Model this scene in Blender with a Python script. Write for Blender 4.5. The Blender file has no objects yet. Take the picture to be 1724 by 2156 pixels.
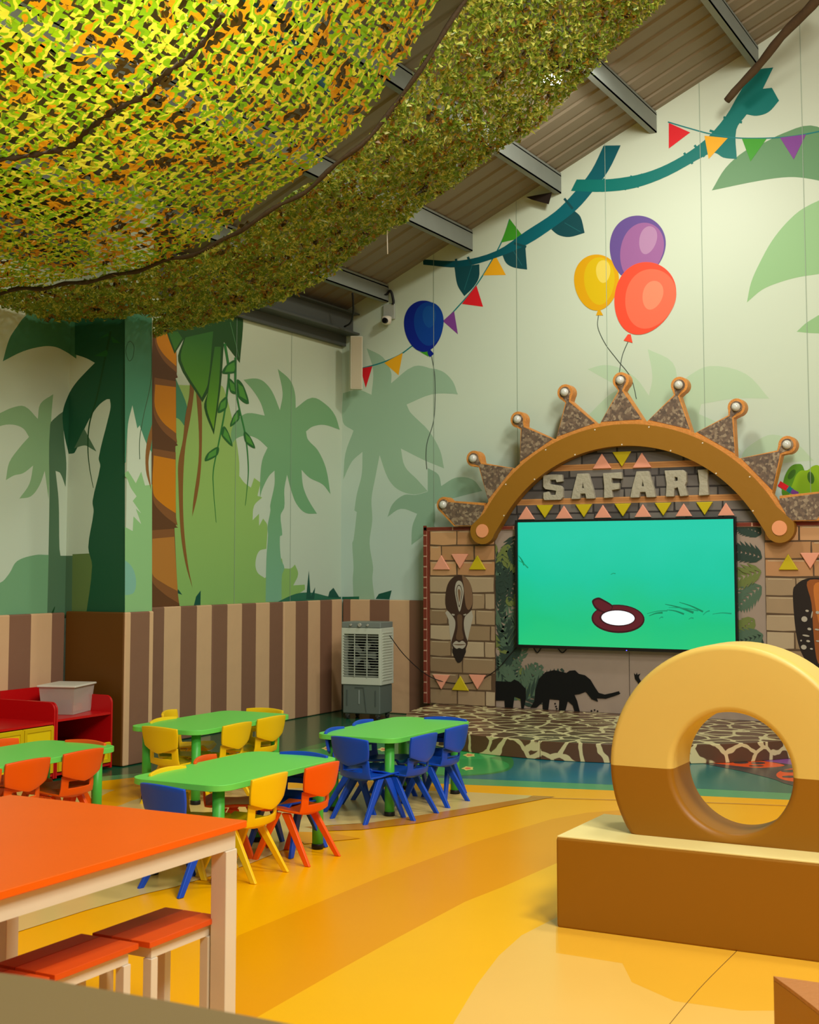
import bpy, bmesh, math, random
from mathutils import Vector, Matrix, noise
from mathutils.geometry import tessellate_polygon
random.seed(7)
PI = math.pi
scn = bpy.context.scene
COL = scn.collection

# ------------------------------------------------------------------ camera
F, CX, CY = 2834.0, 857.0, 966.0
YAW, PITCH = math.atan(1523 / 2834.0), math.atan(224 / 2834.0)
CAM = Vector((7.656, -12.714, 1.57))
fw = Vector((-math.sin(YAW) * math.cos(PITCH), math.cos(YAW) * math.cos(PITCH), math.sin(PITCH)))
rt = Vector((math.cos(YAW), math.sin(YAW), 0)); up = rt.cross(fw)
cd = bpy.data.cameras.new('camera'); cam = bpy.data.objects.new('camera', cd); COL.objects.link(cam)
m = Matrix((rt, up, -fw)).transposed().to_4x4(); m.translation = CAM; cam.matrix_world = m
cd.sensor_fit = 'VERTICAL'; cd.sensor_height = 36; cd.lens = F * 36 / 2156
cd.shift_x = -(CX - 862) / 2156; cd.shift_y = (CY - 1078) / 2156
cd.clip_start = .05
cd.dof.use_dof = True; cd.dof.focus_distance = 8.0; cd.dof.aperture_fstop = 8.0
scn.camera = cam

# ------------------------------------------------------------------ light
scn.view_settings.view_transform = 'Standard'; scn.view_settings.look = 'None'
scn.view_settings.gamma = 1; scn.view_settings.use_curve_mapping = False
scn.view_settings.exposure = -0.85
w = bpy.data.worlds.new('world'); scn.world = w; w.use_nodes = True
w.node_tree.nodes['Background'].inputs[0].default_value = (1, .98, .92, 1)
w.node_tree.nodes['Background'].inputs[1].default_value = .50

def area(loc, size, energy, target, col=(1, .965, .88), sy=None):
    l = bpy.data.lights.new('ceiling_lamp_light', 'AREA'); l.energy = energy; l.size = size; l.color = col
    if sy: l.shape = 'RECTANGLE'; l.size_y = sy
    o = bpy.data.objects.new('ceiling_lamp_light', l); COL.objects.link(o); o.location = loc
    o.rotation_euler = (Vector(target) - Vector(loc)).to_track_quat('-Z', 'Y').to_euler()
    return o
area((6.8, -5.6, 6.6), 1.0, 270, (4.6, -2.0, 0))
area((8.6, -8.6, 6.3), 1.0, 480, (5.0, -7.0, 0))
area((3.2, -7.8, 5.55), .9, 155, (3.0, -7.6, 0))
area((9.5, -11.5, 5.6), 1.2, 480, (3, -6.0, 1.0))
area((3.95, -2.2, 5.75), .35, 120, (3.2, -.6, 1.6))

# ------------------------------------------------------------------ pixel of the photograph -> point on a real plane
def ray(px, py): return fw + rt * ((px - CX) / F) - up * ((py - CY) / F)
def onz(px, py, z=0.0):
    d = ray(px, py); return CAM + d * ((z - CAM.z) / d.z)
def onx(px, py, x=0.0):
    d = ray(px, py); return CAM + d * ((x - CAM.x) / d.x)
def ony(px, py, y=0.0):
    d = ray(px, py); return CAM + d * ((y - CAM.y) / d.y)

# ------------------------------------------------------------------ materials
def lin(c): return tuple((v / 255 / 12.92) if v / 255 <= .04045 else ((v / 255 + .055) / 1.055) ** 2.4 for v in c)
MATS = {}
def mat(rgb, rough=.6, spec=.3, bump=0, bscale=40, var=0, vscale=6, metal=0, coat=0, name=None):
    key = (rgb, rough, spec, bump, bscale, var, metal, coat)
    if key in MATS: return MATS[key]
    M = bpy.data.materials.new(name or 'paint'); M.use_nodes = True
    nt = M.node_tree; b = nt.nodes['Principled BSDF']; L = nt.links
    c = lin(rgb)
    b.inputs['Base Color'].default_value = (*c, 1); b.inputs['Roughness'].default_value = rough
    b.inputs['Specular IOR Level'].default_value = spec; b.inputs['Metallic'].default_value = metal
    b.inputs['Coat Weight'].default_value = coat; b.inputs['Coat Roughness'].default_value = .15
    tc = nt.nodes.new('ShaderNodeTexCoord')
    if var:
        n = nt.nodes.new('ShaderNodeTexNoise'); n.inputs['Scale'].default_value = vscale; n.inputs['Detail'].default_value = 5
        L.new(tc.outputs['Object'], n.inputs['Vector'])
        mr = nt.nodes.new('ShaderNodeMapRange'); mr.inputs[3].default_value = 1 - var; mr.inputs[4].default_value = 1 + var
        L.new(n.outputs['Fac'], mr.inputs[0])
        mx = nt.nodes.new('ShaderNodeVectorMath'); mx.operation = 'SCALE'; mx.inputs[0].default_value = c
        L.new(mr.outputs[0], mx.inputs['Scale']); L.new(mx.outputs[0], b.inputs['Base Color'])
    if bump:
        n = nt.nodes.new('ShaderNodeTexNoise'); n.inputs['Scale'].default_value = bscale; n.inputs['Detail'].default_value = 3
        L.new(tc.outputs['Object'], n.inputs['Vector'])
        bp = nt.nodes.new('ShaderNodeBump'); bp.inputs['Strength'].default_value = bump; bp.inputs['Distance'].default_value = .01
        L.new(n.outputs['Fac'], bp.inputs['Height']); L.new(bp.outputs[0], b.inputs['Normal'])
    MATS[key] = M
    return M

def emis(rgb, s, name='glow'):
    M = bpy.data.materials.new(name); M.use_nodes = True; b = M.node_tree.nodes['Principled BSDF']
    b.inputs['Base Color'].default_value = (0, 0, 0, 1); b.inputs['Roughness'].default_value = .3
    b.inputs['Emission Color'].default_value = (*lin(rgb), 1); b.inputs['Emission Strength'].default_value = s
    return M

def ramp_mat(axis, a, b_, stops, rough=.6, spec=.3, emit=None, name='paint_gradient', noise_amt=0, nscale=1.5, const=False):
    """colour along one world axis; the print itself fades from one hue to another"""
    M = bpy.data.materials.new(name); M.use_nodes = True; nt = M.node_tree; L = nt.links; bs = nt.nodes['Principled BSDF']
    tc = nt.nodes.new('ShaderNodeTexCoord'); sp = nt.nodes.new('ShaderNodeSeparateXYZ'); L.new(tc.outputs['Object'], sp.inputs[0])
    mr = nt.nodes.new('ShaderNodeMapRange'); mr.inputs[1].default_value = a; mr.inputs[2].default_value = b_
    src = sp.outputs[axis]
    if noise_amt:
        n = nt.nodes.new('ShaderNodeTexNoise'); n.inputs['Scale'].default_value = nscale; L.new(tc.outputs['Object'], n.inputs['Vector'])
        ma = nt.nodes.new('ShaderNodeMath'); ma.operation = 'MULTIPLY_ADD'; ma.inputs[1].default_value = noise_amt
        L.new(n.outputs['Fac'], ma.inputs[0]); L.new(src, ma.inputs[2]); src = ma.outputs[0]
    L.new(src, mr.inputs[0])
    cr = nt.nodes.new('ShaderNodeValToRGB'); L.new(mr.outputs[0], cr.inputs[0])
    if const: cr.color_ramp.interpolation = 'CONSTANT'
    els = cr.color_ramp.elements
    els[0].position = stops[0][0]; els[0].color = (*lin(stops[0][1]), 1)
    els[1].position = stops[-1][0]; els[1].color = (*lin(stops[-1][1]), 1)
    for p, c in stops[1:-1]:
        e = els.new(p); e.color = (*lin(c), 1)
    if emit:
        bs.inputs['Base Color'].default_value = (0, 0, 0, 1); L.new(cr.outputs[0], bs.inputs['Emission Color']); bs.inputs['Emission Strength'].default_value = emit
        bs.inputs['Roughness'].default_value = .25
    else:
        L.new(cr.outputs[0], bs.inputs['Base Color']); bs.inputs['Roughness'].default_value = rough; bs.inputs['Specular IOR Level'].default_value = spec
    return M

def stripes_mat(axis, off, step, c1, c2):
    """printed stripes: c1 where floor((p-off)/step) is even"""
    M = bpy.data.materials.new('striped_vinyl'); M.use_nodes = True; nt = M.node_tree; L = nt.links; bs = nt.nodes['Principled BSDF']
    tc = nt.nodes.new('ShaderNodeTexCoord'); sp = nt.nodes.new('ShaderNodeSeparateXYZ'); L.new(tc.outputs['Object'], sp.inputs[0])
    a = nt.nodes.new('ShaderNodeMath'); a.operation = 'SUBTRACT'; a.inputs[1].default_value = off; L.new(sp.outputs[axis], a.inputs[0])
    b = nt.nodes.new('ShaderNodeMath'); b.operation = 'DIVIDE'; b.inputs[1].default_value = 2 * step; L.new(a.outputs[0], b.inputs[0])
    f = nt.nodes.new('ShaderNodeMath'); f.operation = 'FRACT'; L.new(b.outputs[0], f.inputs[0])
    g = nt.nodes.new('ShaderNodeMath'); g.operation = 'GREATER_THAN'; g.inputs[1].default_value = .5; L.new(f.outputs[0], g.inputs[0])
    mx = nt.nodes.new('ShaderNodeMix'); mx.data_type = 'RGBA'; L.new(g.outputs[0], mx.inputs[0])
    mx.inputs[6].default_value = (*lin(c1), 1); mx.inputs[7].default_value = (*lin(c2), 1)
    L.new(mx.outputs[2], bs.inputs['Base Color']); bs.inputs['Roughness'].default_value = .55; bs.inputs['Specular IOR Level'].default_value = .25
    n = nt.nodes.new('ShaderNodeTexNoise'); n.inputs['Scale'].default_value = 7; L.new(tc.outputs['Object'], n.inputs['Vector'])
    bp = nt.nodes.new('ShaderNodeBump'); bp.inputs['Strength'].default_value = .25; bp.inputs['Distance'].default_value = .02
    L.new(n.outputs['Fac'], bp.inputs['Height']); L.new(bp.outputs[0], bs.inputs['Normal'])
    return M

# ------------------------------------------------------------------ object helpers
def obj(name, bm, mats, parent=None, smooth=False, bevel=0, segs=2, kind=None, loc=None):
    me = bpy.data.meshes.new(name)
    if isinstance(bm, tuple): me.from_pydata(*bm)
    else: bm.to_mesh(me); bm.free()
    if not isinstance(mats, (list, tuple)): mats = [mats]
    for x in mats: me.materials.append(x)
    if smooth: me.shade_smooth()
    o = bpy.data.objects.new(name, me); COL.objects.link(o)
    if parent: o.parent = parent
    if kind: o['kind'] = kind
    if loc: o.location = loc
    if bevel:
        b = o.modifiers.new('bevel', 'BEVEL'); b.width = bevel; b.segments = segs; b.limit_method = 'ANGLE'; b.angle_limit = .6
        if smooth is False: me.shade_smooth(); b.harden_normals = True
    return o
def tag(o, label, cat, group=None):
    o['label'] = label; o['category'] = cat
    if group: o['group'] = group
    return o
def thing(name, label, cat, loc=(0, 0, 0), rotz=0, group=None):
    o = bpy.data.objects.new(name, None); COL.objects.link(o); o.location = loc; o.rotation_euler = (0, 0, rotz)
    return tag(o, label, cat, group)
def copy_tree(o, parent=None):
    c = o.copy(); COL.objects.link(c)
    if parent: c.parent = parent
    for ch in [x for x in list(bpy.data.objects) if x.parent == o]: copy_tree(ch, c)
    return c
def box(bm, x0, x1, y0, y1, z0, z1, mi=0):
    v = [bm.verts.new((x, y, z)) for x in (x0, x1) for y in (y0, y1) for z in (z0, z1)]
    for f in ((0, 1, 3, 2), (4, 6, 7, 5), (0, 4, 5, 1), (2, 3, 7, 6), (0, 2, 6, 4), (1, 5, 7, 3)):
        bm.faces.new([v[i] for i in f]).material_index = mi
    return bm
def BX(*a, **k): return box(bmesh.new(), *a, **k)
def tube(bm, pts, r, n=8, mi=0, cap=True):
    pts = [Vector(p) for p in pts]; rings = []
    rr = r if isinstance(r, (list, tuple)) else [r] * len(pts)
    for i, p in enumerate(pts):
        t = (pts[min(i + 1, len(pts) - 1)] - pts[max(i - 1, 0)]).normalized()
        a = t.orthogonal().normalized() if i == 0 else (a - t * a.dot(t)).normalized()
        b = t.cross(a)
        rings.append([bm.verts.new(p + (a * math.cos(k * 2 * PI / n) + b * math.sin(k * 2 * PI / n)) * rr[i]) for k in range(n)])
    for i in range(len(rings) - 1):
        for k in range(n):
            f = bm.faces.new((rings[i][k], rings[i][(k + 1) % n], rings[i + 1][(k + 1) % n], rings[i + 1][k])); f.material_index = mi; f.smooth = True
    if cap: bm.faces.new(rings[0][::-1]).material_index = mi; bm.faces.new(rings[-1]).material_index = mi
    return bm
def TB(*a, **k): return tube(bmesh.new(), *a, **k)
def prism(bm, loops, lo, hi, P=lambda u, v, d: (u, d, v), mi=0, side=None):
    """extrude 2D loops (first outer, others holes) between depth lo and hi"""
    vs = [[Vector((u, v, 0)) for u, v in l] for l in loops]; flat = [p for l in vs for p in l]
    tris = tessellate_polygon(vs)
    A = [bm.verts.new(P(p.x, p.y, lo)) for p in flat]; B = [bm.verts.new(P(p.x, p.y, hi)) for p in flat]
    for t in tris:
        if len(set(t)) < 3: continue
        for S in (A, B):
            try: bm.faces.new([S[i] for i in t]).material_index = mi
            except ValueError: pass
    k = 0
    for l in loops:
        n = len(l)
        for i in range(n):
            j = (i + 1) % n
            try: bm.faces.new((A[k + i], A[k + j], B[k + j], B[k + i])).material_index = mi if side is None else side
            except ValueError: pass
        k += n
    bmesh.ops.recalc_face_normals(bm, faces=bm.faces)
    return bm
def PR(*a, **k): return prism(bmesh.new(), *a, **k)
def lathe(bm, prof, n=24, mi=0, M=None):
    M = M or Matrix()
    R = [[bm.verts.new(M @ Vector((r * math.cos(k * 2 * PI / n), r * math.sin(k * 2 * PI / n), z))) for k in range(n)] for r, z in prof]
    for i in range(len(R) - 1):
        for k in range(n):
            f = bm.faces.new((R[i][k], R[i][(k + 1) % n], R[i + 1][(k + 1) % n], R[i + 1][k])); f.material_index = mi; f.smooth = True
    bm.faces.new(R[0][::-1]).material_index = mi; bm.faces.new(R[-1]).material_index = mi
    bmesh.ops.recalc_face_normals(bm, faces=bm.faces)
    return bm
def smoothloop(pts, n=5):
    out = []; N = len(pts)
    for i in range(N):
        p0, p1, p2, p3 = (Vector(pts[(i + k - 1) % N]) for k in range(4))
        for s in range(n):
            t = s / n
            out.append(tuple(.5 * ((2 * p1) + (p2 - p0) * t + (2 * p0 - 5 * p1 + 4 * p2 - p3) * t * t + (3 * p1 - p0 - 3 * p2 + p3) * t ** 3)))
    return out
def smoothline(pts, n=6):
    P = [Vector(p) for p in pts]; P = [P[0]] + P + [P[-1]]; out = []
    for i in range(1, len(P) - 2):
        p0, p1, p2, p3 = P[i - 1:i + 3]
        for s in range(n):
            t = s / n
            out.append(.5 * ((2 * p1) + (p2 - p0) * t + (2 * p0 - 5 * p1 + 4 * p2 - p3) * t * t + (3 * p1 - p0 - 3 * p2 + p3) * t ** 3))
    out.append(P[-2]); return out
def soft(poly, n=4, lim=62):
    """round the gentle corners of an outline, keep its sharp tips"""
    P = [Vector(q) for q in poly]; N = len(P); out = []; T = []
    for i in range(N):
        a, b = P[i] - P[i - 1], P[(i + 1) % N] - P[i]
        sharp = a.length < 1e-6 or b.length < 1e-6 or a.angle(b) > math.radians(lim)
        T.append(None if sharp else (P[(i + 1) % N] - P[i - 1]).normalized())
    for i in range(N):
        p, q = P[i], P[(i + 1) % N]; L_ = (q - p).length
        if L_ < 1e-6: continue
        t0, t1 = T[i], T[(i + 1) % N]
        if t0 is None and t1 is None: out.append(tuple(p)); continue
        m0 = (t0 if t0 is not None else (q - p) / L_) * L_; m1 = (t1 if t1 is not None else (q - p) / L_) * L_
        for k in range(n):
            t = k / n; out.append(tuple(p * (2*t**3-3*t*t+1) + m0 * (t**3-2*t*t+t) + q * (-2*t**3+3*t*t) + m1 * (t**3-t*t)))
    return out
def ell(cx, cy, a, b, rot=0, n=36):
    r = math.radians(rot)
    return [(cx + a * math.cos(t) * math.cos(r) - b * math.sin(t) * math.sin(r), cy + a * math.cos(t) * math.sin(r) + b * math.sin(t) * math.cos(r)) for t in [k * 2 * PI / n for k in range(n)]]
def band(pts, w):
    P = smoothline(pts, 6); L_, R_ = [], []
    for i, p in enumerate(P):
        t = (P[min(i + 1, len(P) - 1)] - P[max(i - 1, 0)]).normalized(); nn = Vector((-t.y, t.x))
        ww = w if not isinstance(w, tuple) else w[0] + (w[1] - w[0]) * i / (len(P) - 1)
        L_.append(tuple(p + nn * ww / 2)); R_.append(tuple(p - nn * ww / 2))
    return L_ + R_[::-1]
def clip(poly, x0=None, x1=None):
    for lim, sg in ((x0, 1), (x1, -1)):
        if lim is None or not poly: continue
        out = []
        for i in range(len(poly)):
            a, b = poly[i], poly[(i + 1) % len(poly)]
            ia, ib = (a[0] - lim) * sg >= 0, (b[0] - lim) * sg >= 0
            if ia: out.append(a)
            if ia != ib:
                t = (lim - a[0]) / (b[0] - a[0]); out.append((lim, a[1] + t * (b[1] - a[1])))
        poly = out
    return poly

class Print:
    """a flat surface and the picture printed on it, gathered as ONE mesh; every colour lies a hair above the one before"""
    def __init__(s, put, eps=.00009, soft_=False): s.soft = soft_; s.put = put; s.eps = eps; s.bm = bmesh.new(); s.mats = []; s.k = 1
    def mi(s, M):
        if M not in s.mats: s.mats.append(M)
        return s.mats.index(M)
    def add(s, poly, M, x0=None, x1=None, layer=None):
        if s.soft and 5 <= len(poly) <= 90: poly = soft(poly)
        poly = clip(list(poly), x0, x1)
        if len(poly) < 3: return
        q = []
        for p in poly:
            if not q or (Vector(p) - Vector(q[-1])).length > 1e-4: q.append(p)
        if len(q) < 3: return
        d = s.k * s.eps if layer is None else layer * s.eps
        if layer is None: s.k += 1
        vs = [s.bm.verts.new(s.put(px, py, d)) for px, py in q]
        for t in tessellate_polygon([[Vector((a, b, 0)) for a, b in q]]):
            if len(set(t)) == 3:
                try: s.bm.faces.new([vs[i] for i in t]).material_index = s.mi(M)
                except ValueError: pass
def Z(pts, ox, oy, sc): return [(ox + x / sc, oy + y / sc) for x, y in pts]

# ================================================================== SETTING
# ---- floor
orange = mat((240, 170, 0), .27, .12, var=.05, vscale=1.2); FR = dict(rough=.23, spec=.34)
fl = Print(lambda px, py, d: onz(px, py, 0) + Vector((0, 0, d)), .00009)
i0 = fl.mi(orange)
v = [fl.bm.verts.new(p) for p in ((-.3, -15, 0), (14, -15, 0), (14, .3, 0), (-.3, .3, 0))]; fl.bm.faces.new(v).material_index = 0
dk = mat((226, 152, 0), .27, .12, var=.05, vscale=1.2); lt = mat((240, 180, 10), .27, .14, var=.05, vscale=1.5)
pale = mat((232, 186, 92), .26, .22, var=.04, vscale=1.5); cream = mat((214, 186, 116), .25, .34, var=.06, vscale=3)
tan_ = mat((190, 124, 30), .25, .34); dgreen = mat((22, 92, 62), .2, .35, var=.15, vscale=3); mgreen = mat((88, 158, 104), .22, .34, var=.06, vscale=3)
bgreen = mat((36, 160, 82), .2, .34, var=.1); teal = ramp_mat(0, 2.4, 6.0, [(0, (22, 112, 70)), (.33, (14, 112, 120)), (.5, (4, 108, 140)), (.72, (18, 112, 105)), (1, (60, 110, 80))], .2, .4, noise_amt=.5, nscale=2.5)
# far green water and grass
edge_lo = [(-60, 1680), (0, 1668), (190, 1647), (292, 1636), (500, 1632), (700, 1640), (1000, 1653), (1283, 1664), (1480, 1676), (1659, 1684), (1760, 1690), (1900, 1698)]
edge_up = [(1900, 1684), (1760, 1676), (1659, 1670), (1480, 1661), (1283, 1652), (1000, 1640), (700, 1630), (500, 1624), (292, 1628), (190, 1637), (0, 1658), (-60, 1668)]
fl.add(edge_lo + [(1900, 1450), (720, 1450), (-60, 1560)], mgreen)
fl.add(edge_up[::-1] + [(1900, 1450), (720, 1450), (-60, 1560)], dgreen)
fl.add([(900, 1637), (1000, 1640), (1283, 1652), (1480, 1661), (1659, 1670), (1760, 1676), (1900, 1684), (1900, 1480), (1030, 1480), (1000, 1560)], teal)
fl.add(smoothloop([(560, 1628), (600, 1590), (700, 1560), (800, 1560), (930, 1575), (1050, 1585), (1080, 1600), (1070, 1622), (1010, 1632), (900, 1634), (720, 1629)]), mat((30, 128, 66), .2, .34, var=.1))
fl.add(ell(960, 1612, 112, 20), bgreen); fl.add(ell(700, 1590, 90, 14), bgreen); fl.add(ell(985, 1590, 60, 9), mat((44, 176, 92), .2, .34))
for fx, fy in ((988, 1590), (985, 1618), (865, 1595), (690, 1576), (808, 1578), (735, 1600)):
    fl.add([(fx + math.cos(a) * (14 if k % 2 else 10), fy + math.sin(a) * (4.6 if k % 2 else 3.2)) for k, a in enumerate([j * PI / 5 for j in range(10)])], mat((226, 208, 120), .3, .34))
    fl.add(ell(fx, fy, 6, 1.8), mat((222, 110, 80), .3, .34))
# rocks with glowing cracks printed on the water
rock = mat((66, 60, 62), .22, .4); lava = mat((236, 84, 30), .25, .34); purple = mat((140, 80, 150), .25, .34)
fl.add(smoothloop([(1480, 1606), (1520, 1600), (1640, 1596), (1724, 1590), (1724, 1660), (1660, 1652), (1625, 1640), (1560, 1624), (1500, 1612)]), rock)
fl.add(smoothloop([(1486, 1604), (1550, 1602), (1600, 1602), (1652, 1612), (1600, 1617), (1540, 1612)]), lava)
fl.add(smoothloop([(1600, 1600), (1655, 1598), (1700, 1600), (1690, 1612), (1650, 1608)]), purple)
fl.add(ell(1690, 1632, 56, 15), lava)
for a, b, c, d in ((1560, 1606, 16, 2.6), (1596, 1607, 15, 2.6), (1592, 1613, 16, 1.8), (1530, 1605, 14, 1.6), (1664, 1624, 20, 3), (1700, 1630, 18, 4), (1662, 1636, 16, 2.4), (1690, 1642, 20, 2.4)): fl.add(ell(a, b, c, d), rock)
# sand under the tables
fl.add([(-60, 1985), (-60, 1640), (60, 1655), (200, 1662), (330, 1668), (600, 1652), (720, 1656), (800, 1662), (993, 1669), (1120, 1676), (1110, 1681), (1000, 1699), (880, 1718), (780, 1733), (640, 1742), (690, 1752), (640, 1772), (520, 1822), (370, 1868), (300, 1884), (180, 1918), (0, 1975)], cream)
fl.add(smoothloop([(205, 1690), (230, 1668), (300, 1652), (420, 1646), (600, 1648), (700, 1650), (640, 1660), (420, 1664), (300, 1680), (240, 1700)], 3), orange)
fl.add([(640, 1742), (700, 1740), (780, 1733), (880, 1718), (1000, 1699), (1110, 1681), (1122, 1676), (1168, 1678), (1062, 1699), (1000, 1712), (880, 1734), (760, 1748), (690, 1750)], tan_)
fl.add([(620, 1752), (690, 1754), (760, 1766), (700, 1772), (640, 1778)], dk)
# bands of deeper and paler yellow
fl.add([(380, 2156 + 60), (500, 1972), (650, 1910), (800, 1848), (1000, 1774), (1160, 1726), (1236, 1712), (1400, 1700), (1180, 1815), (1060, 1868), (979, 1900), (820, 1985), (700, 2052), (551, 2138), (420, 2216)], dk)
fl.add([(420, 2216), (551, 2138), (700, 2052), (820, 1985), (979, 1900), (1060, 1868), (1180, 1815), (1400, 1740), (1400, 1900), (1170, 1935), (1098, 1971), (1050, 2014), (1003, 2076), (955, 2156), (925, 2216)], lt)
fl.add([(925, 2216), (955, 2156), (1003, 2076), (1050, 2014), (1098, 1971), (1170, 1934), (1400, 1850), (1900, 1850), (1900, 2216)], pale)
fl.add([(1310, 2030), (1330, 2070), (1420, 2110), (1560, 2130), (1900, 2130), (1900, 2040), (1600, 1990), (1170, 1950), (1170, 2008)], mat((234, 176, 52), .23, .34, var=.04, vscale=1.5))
seam = mat((120, 84, 30), .5, .3)
fl.add(band([(1392, 2180), (1470, 2086), (1552, 2003)], 1.6), seam); fl.add(band([(1120, 1680), (1500, 1691), (1720, 1700)], .8), mat((200, 140, 60), .4, .3))
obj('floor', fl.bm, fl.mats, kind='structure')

# ---- back wall with its mural
def put_back(px, py, d): return ony(px, py, 0) + Vector((0, -d, 0))
WR = dict(rough=.5, spec=.28)
wall_base = ramp_mat(2, 0, 6.6, [(0, (182, 203, 190)), (.3, (184, 205, 190)), (.5, (194, 209, 186)), (1, (198, 206, 184))], .48, .3)
bk = Print(put_back, soft_=True)
bk.mi(wall_base)
def roofz(x): return 4.37 + .472 * x
v = [bk.bm.verts.new(p) for p in ((0, 0, 0), (9, 0, 0), (9, 0, roofz(9)), (0, 0, roofz(0)))]; bk.bm.faces.new(v)
v = [bk.bm.verts.new(p) for p in ((0, .12, 0), (9, .12, 0), (9, .12, roofz(9)), (0, .12, roofz(0)))]; bk.bm.faces.new(v)
c2 = lambda p: Z(p, 480, 560, 2.914)
c3 = lambda p: Z(p, 900, 740, 2.092)
c5 = lambda p: Z(p, 840, 200, 1.95)
palm1 = mat((150, 182, 152), **WR); palm2 = mat((140, 174, 146), **WR); palm3 = mat((178, 204, 170), **WR)
bk.add(c2([(705, 780), (705, 960), (770, 1010), (720, 1150), (707, 1310), (760, 1200), (825, 1140), (820, 1280), (790, 1400), (775, 1500), (790, 1510), (770, 1680), (762, 1700), (770, 1850), (765, 1920), (770, 2045), (900, 2045), (885, 1920), (890, 1850), (868, 1700), (885, 1560), (880, 1430), (905, 1290), (930, 1160), (980, 1300), (1040, 1370), (1140, 1402), (1225, 1382), (1160, 1310), (1085, 1230), (1060, 1120), (1200, 1190), (1325, 1242), (1300, 1130), (1230, 1010), (1120, 900), (1095, 850), (1250, 788), (1410, 785), (1350, 690), (1250, 632), (1140, 615), (1000, 720), (1000, 650), (950, 560), (850, 505), (890, 640), (880, 790), (800, 760)]), palm1)
bk.add(c2([(1225, 1240), (1290, 1280), (1308, 1350), (1400, 1298), (1500, 1310), (1560, 1380), (1400, 1420), (1270, 1460), (1262, 1600), (1205, 1650), (1125, 1712), (1130, 1600), (1160, 1520), (1060, 1490), (978, 1540), (1010, 1460), (1080, 1405), (1150, 1405), (1225, 1385)]), palm2)
bk.add(c2([(1205, 1640), (1262, 1590), (1290, 1620), (1500, 1620), (1500, 1800), (1205, 1800)]), palm2)
bk.add(c2([(905, 2043), (925, 2012), (1004, 1990), (990, 2046)]), mat((24, 84, 66), **WR))
bk.add(c2([(700, 2030), (804, 2028), (804, 2045), (700, 2046)]), mat((30, 100, 72), **WR))
bk.add(c3([(705, 78), (775, 60), (845, 72), (920, 120), (975, 195), (990, 110), (970, -10), (1080, 50), (1102, 160), (1150, 108), (1245, 64), (1400, 98), (1505, 208), (1350, 208), (1205, 232), (1195, 275), (1300, 330), (1380, 440), (1200, 380), (1080, 310), (1040, 420), (960, 420), (960, 320), (840, 420), (690, 300), (790, 200), (850, 160)]), palm3)
bk.add(c3([(1385, 455), (1440, 400), (1520, 366), (1620, 402), (1700, 480), (1580, 490), (1400, 520)]), palm3)
bk.add(c3([(-20, 70), (60, 85), (110, 130), (133, 190), (60, 180), (-20, 190)]), palm1)
leafA = mat((142, 184, 130), **WR)
bk.add(c5([(1428, 852), (1445, 770), (1480, 690), (1530, 600), (1590, 525), (1660, 465), (1800, 400), (1900, 500), (1900, 700), (1724, 735), (1640, 748), (1560, 770), (1490, 800)]), leafA)
bk.add(c5([(1632, 972), (1680, 930), (1780, 885), (1900, 930), (1780, 975), (1700, 978)]), leafA)
bk.add(c5([(1284, 392), (1340, 300), (1420, 230), (1500, 195), (1570, 160), (1690, 125), (1790, 170), (1900, 260), (1900, 420), (1790, 370), (1690, 345), (1600, 337), (1480, 352)]), mat((98, 142, 98), **WR))
# bunting and balloons
cord = mat((20, 120, 120), **WR); red = mat((214, 28, 36), **WR); yel = mat((232, 168, 24), **WR); grn = mat((62, 152, 36), **WR); pur = mat((122, 62, 140), **WR)
bk.add(band([(755, 777), (800, 765), (840, 748), (868, 728), (900, 705), (935, 676), (965, 645), (1003, 600), (1040, 540), (1060, 500), (1073, 461)], 2.6), cord)
for P, M in (([(759, 776), (784, 771), (770, 817)], red), ([(809, 764), (848, 743), (839, 790)], yel), ([(884, 741), (905, 740), (902, 751)], grn), ([(932, 676), (956, 655), (964, 704)], pur),
             ([(972, 640), (1003, 601), (1017, 646)], red), ([(1017, 580), (1043, 538), (1065, 579)], yel), ([(1055, 511), (1073, 461), (1103, 500)], grn)): bk.add(P, M)
tv1 = ramp_mat(0, 1.0, 4.0, [(0, (0, 62, 72)), (.5, (0, 100, 110)), (1, (0, 60, 70))], **WR); tv2 = mat((0, 112, 104), **WR); tvd = mat((14, 72, 78), **WR); tvl = mat((30, 100, 104), **WR)
for P in ([(228, 708), (330, 695), (328, 750), (305, 790), (268, 826), (240, 780)], [(440, 640), (518, 612), (526, 717), (470, 708), (440, 690), (424, 655)], [(718, 474), (745, 500), (762, 566), (700, 583), (655, 575), (625, 552), (660, 520)]):
    bk.add(c5(P), tvd)
for P in ([(300, 700), (268, 800)], [(470, 640), (505, 700)], [(680, 525), (745, 562)]): bk.add(band(c5(P), 1.4), tvl)
bk.add(c5([(98, 675), (250, 680), (400, 640), (520, 560), (640, 480), (720, 400), (790, 310), (840, 208), (910, 207), (860, 310), (800, 390), (730, 470), (640, 540), (530, 612), (400, 668), (250, 707), (100, 697)]), tv1)
bk.add([(1214, 378), (1286, 377), (1358, 364), (1420, 338), (1481, 297), (1527, 246), (1560, 190), (1590, 150), (1628, 142), (1606, 187), (1625, 185), (1640, 212), (1618, 236), (1593, 244), (1572, 241), (1550, 273), (1551, 335), (1523, 332), (1505, 322), (1486, 327), (1405, 371), (1336, 396), (1270, 404), (1202, 402)], tv2)
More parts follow.
